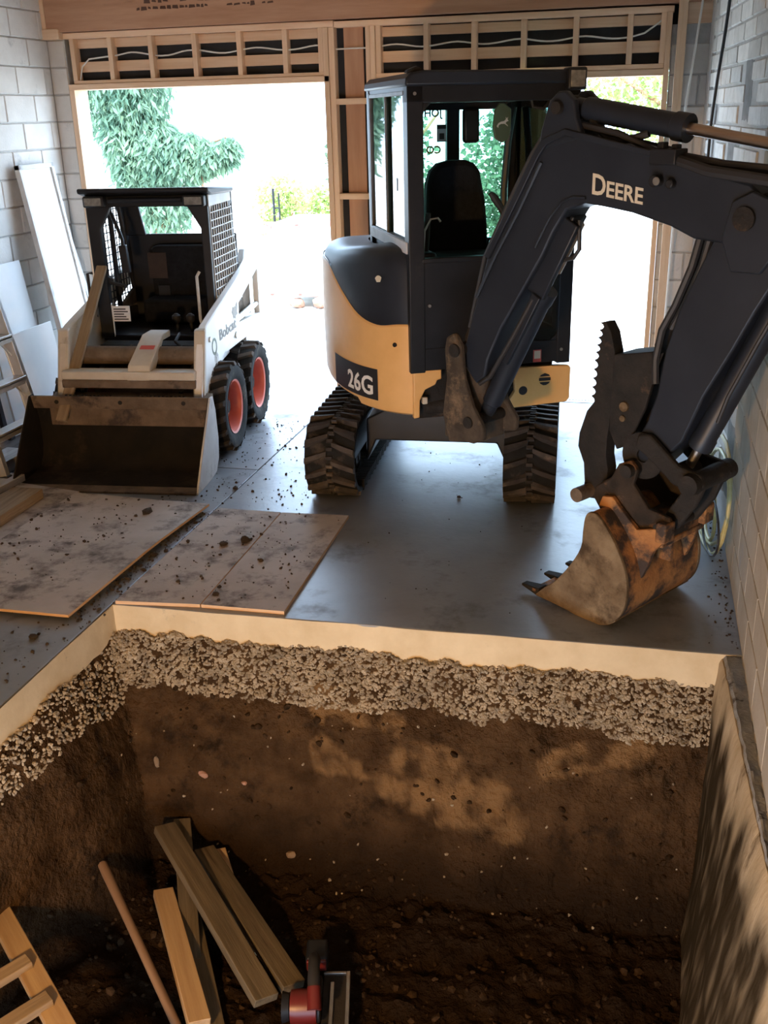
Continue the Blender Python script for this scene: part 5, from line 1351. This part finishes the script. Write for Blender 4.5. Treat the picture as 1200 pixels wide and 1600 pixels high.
# ---- hoses heaped by the right wall behind the bucket
def coil(name, cx, cy, cz, rx, rz, turns, m, label, seed, r=0.010):
    rr = random.Random(seed); pts = []
    for i in range(int(turns * 18) + 1):
        a = i / 18 * 2 * math.pi
        k = 1 + 0.12 * math.sin(a * 0.37 + seed)
        pts.append((cx + 0.05 * math.sin(a * 0.5 + seed) - 0.04 * math.cos(a), cy + rx * k * math.cos(a) , max(0.012, cz + rz * k * math.sin(a) + 0.03 * math.sin(a * 0.31))))
    tag(MB().tube(pts, r, 7).build(name, m), label, 'hose')
coil('garden_hose', 0.42, 5.30, 0.28, 0.36, 0.26, 3.2, M_cabley, 'yellow-green hose looped against the right wall behind the bucket', 1)
coil('air_hose', 0.36, 6.50, 0.46, 0.40, 0.36, 2.2, M_cablew, 'pale hose coiled higher on the right wall behind the bucket cylinder', 2, 0.009)
coil('power_cord', 0.45, 5.00, 0.20, 0.30, 0.16, 1.2, M_hose, 'thin dark cord hanging in a loop behind the bucket', 3, 0.006)

M_pinks = mat('pinkish_stone', (0.30, 0.15, 0.10), (0.42, 0.24, 0.16), 14, rough=0.9)
M_pales = mat('dusty_stone', (0.15, 0.10, 0.06), (0.24, 0.165, 0.10), 14, rough=0.95)
for i, (x, y, z, w, h, l, m, lab) in enumerate((
        (-1.879, 3.697, -0.722, 0.026, 0.013, 0.016, M_pinks, 'small pinkish stone stuck in the soil face above the boards'),
        (-1.673, 3.700, -0.740, 0.014, 0.010, 0.010, M_pinks, 'tiny pale pink stone right of the larger pinkish one in the soil'),
        (-2.119, 3.698, -0.685, 0.013, 0.012, 0.036, M_pales, 'upright sliver of stone in the left part of the far soil face'),
        (-1.426, 3.609, -1.042, 0.024, 0.014, 0.018, M_pales, 'dusty brown stone low in the soil right of the boards'))):
    me = rock_mesh('soil_stone', m, 300 + i, 1.0, 1.0, 0.16, 2)
    tag(mesh_obj('soil_stone', me, None, Matrix.Translation((x, y, z)) @ Matrix.Rotation(0.3 - i * 0.2, 4, 'Y') @ Matrix.Diagonal((w, h, l, 1))), lab, 'stone')

# ================================================================ things in the pit
def ground(x, y): return soil_z(x, y)
lum = [((-2.010, 3.505, -0.900), (-1.255, 2.80, -1.060), 0.105, 0.040, M_grim, 'long grey board, upper left of the crossed boards in the pit'),
       ((-1.815, 3.490, -0.990), (-1.175, 2.90, -1.075), 0.100, 0.040, M_grim, 'grey board lying parallel against the upper crossed board, its right neighbour'),
       ((-1.968, 3.600, -0.930), (-1.62, 2.90, -1.105), 0.080, 0.036, M_grim, 'grey board mostly hidden under the long crossed board, its end peeking out above'),
       ((-1.80, 3.25, -1.09), (-1.36, 2.55, -1.105), 0.095, 0.036, M_grim, 'dark grey board lying lowest between the crossed boards'),
       ((-1.90, 3.23, -1.02), (-1.46, 2.62, -1.04), 0.088, 0.038, M_new, 'bright orange fresh-cut board in the pit'),
       ((-1.755, 3.535, -1.015), (-1.42, 3.05, -1.110), 0.055, 0.030, M_new, 'short narrow board whose fresh end shows right of the crossed boards')]
for a, b, w, h, m, lab in lum:
    tag(stick('board', a, b, w, h, m, None, (0, 0.25, 1)), lab, 'board', 'boards thrown in the pit')
F, L = stick_frame((-2.135, 3.15, -0.835), (-1.52, 2.58, -1.07))
mb = MB().tube([(0, 0, 0), (0.008, 0, 0), (0.06, 0, 0), (0.3, 0, 0), (L, 0, 0)], [0.012, 0.020, 0.021, 0.018, 0.018], 12)
tag(mb.build('tool_handle', M_handle, None, F), 'round worn wooden tool handle lying left of the boards', 'handle')
# timber ladder at the lower left
wl_ = tag(empty('timber_ladder', frame(-1.95, 2.4, -0.9, 0)), 'pale timber ladder leaning into the pit at the lower left corner', 'ladder')
ra, rb_ = Vector((-2.40, 2.760, -0.76)), Vector((-1.20, 1.765, -0.70))
stick('rail', ra, rb_, 0.085, 0.045, M_new, wl_)
off_ = Vector((-0.20, -0.34, -0.02))
stick('rail', ra + off_, rb_ + off_, 0.085, 0.045, M_new, wl_)
for t in (0.285, 0.43, 0.62, 0.80):
    p = ra.lerp(rb_, t)
    stick('rung', p + Vector((0.01, 0.0, 0.035)), p + off_ + Vector((-0.02, 0, 0.035)), 0.06, 0.032, M_old, wl_)
# circular saw lying beside the boards
SF = Matrix.Translation((-1.055, 2.83, -1.085)) @ Matrix.Rotation(R(14), 4, 'Z')
saw = tag(empty('circular_saw', SF), 'red and black cordless circular saw lying right of the boards in the pit', 'saw')
MB().box(0.02, 0.125, -0.19, 0.17, -0.004, 0.002).build('base_plate', M_greasy, saw, SF, 0.002)
MB().box(0.112, 0.128, -0.19, 0.17, 0.0, 0.016).build('edge_rail', M_steel, saw, SF, 0.002)
MB().box(0.02, 0.112, 0.160, 0.172, 0, 0.014).build('edge_rail', M_steel, saw, SF, 0.002)
MB().box(0.048, 0.064, -0.13, 0.12, 0.002, 0.012).build('cut_guide', M_steel, saw, SF, 0.002)
MB().prism([(0.02 + 0.10 * math.cos(R(a)), 0.06 + 0.095 * math.sin(R(a))) for a in range(0, 181, 15)], -0.0, 0.05, 'y').build('blade_guard', M_black, saw, SF @ Matrix.Translation((0.02, -0.02, -0.03)) @ Matrix.Rotation(R(90), 4, 'Z'), 0.005)
MB().lathe([(0.01, -0.05), (0.062, -0.05), (0.066, -0.02), (0.062, 0.05), (0.01, 0.06)], (-0.045, -0.05, 0.065), 'x', 22).build('motor_housing', M_toolr, saw, SF)
MB().lathe([(0.01, -0.028), (0.058, -0.028), (0.05, 0.0), (0.01, 0.01)], (-0.10, -0.05, 0.065), 'x', 22).build('motor_cap', M_black, saw, SF)
MB().tube([(0.0, -0.10, 0.10), (-0.005, -0.02, 0.15), (-0.01, 0.08, 0.15), (-0.015, 0.15, 0.11), (-0.015, 0.17, 0.07)], [0.020, 0.024, 0.024, 0.022, 0.026], 12).build('handle', M_hose, saw, SF)
MB().tube([(0.0, -0.10, 0.10), (-0.004, -0.03, 0.145)], [0.028, 0.026], 12).build('grip_shell', M_toolr, saw, SF)
bt = MB().box(-0.055, 0.035, 0.17, 0.28, 0.01, 0.085).build('battery', M_black, saw, SF, 0.012)
MB().box(-0.05, 0.03, 0.158, 0.172, 0.03, 0.08).build('battery_stripe', M_toolr, bt, SF, 0.004)
MB().box(0.03, 0.10, -0.28, -0.19, -0.004, 0.010).build('rip_guide', M_cream, saw, SF, 0.002)
MB().tube([(-0.02, -0.20, 0.02), (0.0, -0.17, 0.06), (0.01, -0.14, 0.03)], 0.012, 10).build('lever', M_steel, saw, SF)

# ================================================================ outside the doors
struct(MB().box(-40, 40, 8.12, 70, -0.30, -0.02).build('ground', M_ground), 'sunlit pale yard outside the doorways', 'ground')
def foliage(mb, rr, centre, rad, count, size, droop=0.0, elong=1.6):
    c = Vector(centre)
    for i in range(count):
        d = Vector((rr.gauss(0, 1), rr.gauss(0, 1), rr.gauss(0, 1))).normalized() * rr.random() ** 0.4
        p = c + Vector((d.x * rad[0], d.y * rad[1], d.z * rad[2]))
        s = size * rr.uniform(0.6, 1.4)
        u = Vector((rr.gauss(0, 1), rr.gauss(0, 1), rr.gauss(0, 0.6) - droop)).normalized()
        v = u.orthogonal().normalized(); v = Matrix.Rotation(rr.uniform(0, 6.28), 3, u) @ v
        w = u * (s * elong); v = v * (s * 0.5); b = u.cross(v) * 0.25
        mb.add([p, p + w * 0.5 + v + b, p + w, p + w * 0.5 - v + b], [(0, 1, 2, 3)])
def at(px_x, y, z): return (px_x, y, z)
# hanging conifer seen through the left door
def tree(name, base, trunk, blobs, m, label, leaf, droop, seed, elong=1.6, cat='tree'):
    rr = random.Random(seed)
    t = tag(empty(name, Matrix.Translation(base)), label, cat)
    mb = MB()
    for pts, r in trunk: mb.tube(pts, [r * (1 - 0.6 * k / max(1, len(pts) - 1)) for k in range(len(pts))], 8)
    mb.build('trunk', M_bark, t)
    mb = MB()
    for c, rad, n in blobs: foliage(mb, rr, c, rad, n, leaf, droop, elong)
    stuff(mb.build('foliage', m, t, smooth=False, fix=False))
    return t
rr0 = random.Random(3)
bl = [((-7.25, 14.0, 2.75), (0.75, 0.6, 0.95), 6500), ((-7.15, 14.0, 1.9), (0.42, 0.5, 0.75), 5000), ((-6.75, 13.9, 1.75), (0.38, 0.4, 0.5), 3600), ((-6.35, 13.9, 1.72), (0.45, 0.35, 0.36), 3200), ((-5.95, 13.9, 1.72), (0.40, 0.3, 0.22), 1900), ((-5.66, 13.9, 1.84), (0.16, 0.2, 0.15), 600), ((-6.8, 14.0, 1.15), (0.5, 0.4, 0.6), 2000), ((-7.1, 14, 4.6), (1.6, 1.2, 1.6), 1400)]
tree('conifer_tree', (-6.9, 14.1, -0.02), [([(-6.9, 14.1, -0.02), (-6.92, 14.1, 1.2), (-7.0, 14.1, 2.6), (-7.0, 14.1, 5.5)], 0.13), ([(-6.92, 14.05, 1.3), (-6.4, 13.95, 1.75), (-5.7, 13.9, 1.95)], 0.045), ([(-6.42, 13.85, 1.25), (-6.42, 13.85, 1.75)], 0.03), ([(-6.08, 13.85, 1.2), (-6.08, 13.85, 1.65)], 0.022), ([(-6.95, 14.1, 2.2), (-7.5, 14.0, 2.7)], 0.05)],
     bl, M_leafc, 'tall conifer with hanging blue-green branches beyond the left doorway', 0.040, 1.7, 11, 3.6)
tree('shrub', (-5.1, 14.3, -0.02), [([(-5.1, 14.3, -0.02), (-5.1, 14.3, 0.9)], 0.04), ([(-5.1, 14.3, 0.5), (-4.85, 14.3, 1.1)], 0.02)],
     [((-5.1, 14.3, 1.05), (0.38, 0.3, 0.42), 1000), ((-4.95, 14.3, 0.60), (0.45, 0.3, 0.3), 600)], M_leafg, 'yellow-green shrub just right of the loader cab, outside', 0.05, 0.2, 12, 1.3, 'shrub')
tree('shrub', (-5.15, 16.2, -0.02), [([(-5.15, 16.2, -0.02), (-5.15, 16.2, 0.8)], 0.04), ([(-5.15, 16.2, 0.4), (-4.8, 16.2, 0.9)], 0.02)],
     [((-5.1, 16.2, 0.85), (0.6, 0.4, 0.32), 900)], M_leafg, 'pale yellow-green shrub beside the left door post, outside', 0.055, 0.2, 13, 1.3, 'shrub')
tree('leafy_tree', (-4.3, 17.5, -0.02), [([(-4.3, 17.5, -0.02), (-4.25, 17.5, 1.4), (-4.2, 17.5, 4.2)], 0.12), ([(-4.25, 17.5, 1.2), (-3.4, 17.4, 2.2)], 0.05)],
     [((-4.45, 17.5, 1.5), (0.95, 0.5, 1.3), 3600), ((-4.3, 17.5, 3.6), (1.4, 1.1, 1.0), 1300), ((-3.9, 17.5, 0.6), (0.6, 0.5, 0.5), 900), ((-4.6, 17.3, 0.35), (0.8, 0.4, 0.8), 2200)], M_leafd, 'green leafy tree seen through the excavator cab side window', 0.07, 0.3, 14, 1.4)
tree('leafy_tree', (-1.9, 15.5, -0.02), [([(-1.9, 15.5, -0.02), (-1.85, 15.5, 1.6), (-1.9, 15.5, 4.2)], 0.11), ([(-1.85, 15.5, 1.4), (-1.2, 15.4, 2.6)], 0.05)],
     [((-1.95, 15.5, 1.35), (0.75, 0.5, 1.0), 2600), ((-2.6, 15.6, 0.75), (0.5, 0.4, 0.5), 900), ((-1.7, 15.5, 3.4), (1.1, 1.0, 0.9), 1000)], M_leafd, 'green leafy tree seen through the rear of the excavator cab', 0.07, 0.3, 15, 1.4)
tree('leafy_tree', (0.6, 16.0, -0.02), [([(0.6, 16.0, -0.02), (0.6, 16.0, 2.0), (0.5, 16, 5.0)], 0.12), ([(0.6, 16.0, 1.9), (-0.5, 15.9, 2.6)], 0.05)],
     [((-0.1, 16.0, 2.35), (0.9, 0.5, 0.55), 1300), ((-0.9, 16.0, 2.6), (0.45, 0.4, 0.4), 250), ((0.5, 16.0, 3.9), (1.5, 1.2, 1.1), 1200), ((0.1, 16.0, 1.75), (0.35, 0.4, 0.3), 170)], M_leafg, 'bright yellow-green tree above the boom in the right doorway', 0.06, 0.3, 16, 1.3)
pole = tag(empty('fence_post', Matrix.Translation((-5.1, 14.0, 0))), 'thin dark post standing beside the yellow-green shrub outside', 'post')
MB().cyl((-5.1, 14.0, -0.02), (-5.1, 14.0, 1.26), 0.018, n=8).cyl((-5.02, 14.0, -0.02), (-5.02, 14.0, 1.20), 0.012, n=8).build('upright', M_black, pole)
MB().beam((-5.1, 14.0, 1.0), (-5.02, 14.0, 1.0), 0.012, 0.02).beam((-5.1, 14.0, 0.5), (-5.02, 14.0, 0.5), 0.012, 0.02).build('crosspiece', M_black, pole)
# container outside
bx = tag(empty('waste_container', frame(-3.85, 12.4, 0, 0)), 'white container with faded red edges resting on stones outside the left doorway', 'container')
FO = frame(-3.85, 12.4, 0, 3)
MB().box(-0.62, 0.9, -0.35, 0.9, 0.13, 0.14).box(-0.62, 0.9, -0.40, -0.38, 0.14, 0.98).box(-0.62, -0.60, -0.40, 0.9, 0.14, 0.98).box(-0.62, 0.9, 0.88, 0.90, 0.14, 0.98).box(0.88, 0.90, -0.4, 0.9, 0.14, 0.98).build('container_wall', M_white, bx, FO)
for a in ((-0.64, -0.58), (-0.28, -0.23), (0.30, 0.35)):
    MB().box(a[0], a[1], -0.43, -0.395, 0.13, 0.99).build('rib', M_red, bx, FO, 0.004)
MB().box(-0.64, 0.92, -0.43, -0.36, 0.96, 1.01).build('top_rim', M_red, bx, FO, 0.004)
MB().box(-0.64, 0.92, -0.43, -0.36, 0.12, 0.16).build('bottom_rail', M_red, bx, FO, 0.004)
for i, (x, y, w, h, lab) in enumerate(((-4.13, 11.98, 0.10, 0.075, 'left stone under the red edged container'), (-3.83, 11.98, 0.11, 0.10, 'middle rounded stone under the red edged container'), (-3.60, 11.98, 0.10, 0.09, 'stone under the container, right beside the door post'))):
    me = rock_mesh('stone', mat('brown_stone', (0.20, 0.11, 0.08), (0.28, 0.17, 0.12), 9, rough=0.9), 200 + i, 1.0, 0.8, 0.14, 2)
    tag(mesh_obj('stone', me, None, Matrix.Translation((x, y, -0.02 + h * 0.75)) @ Matrix.Diagonal((w, w, h, 1))), lab, 'stone')
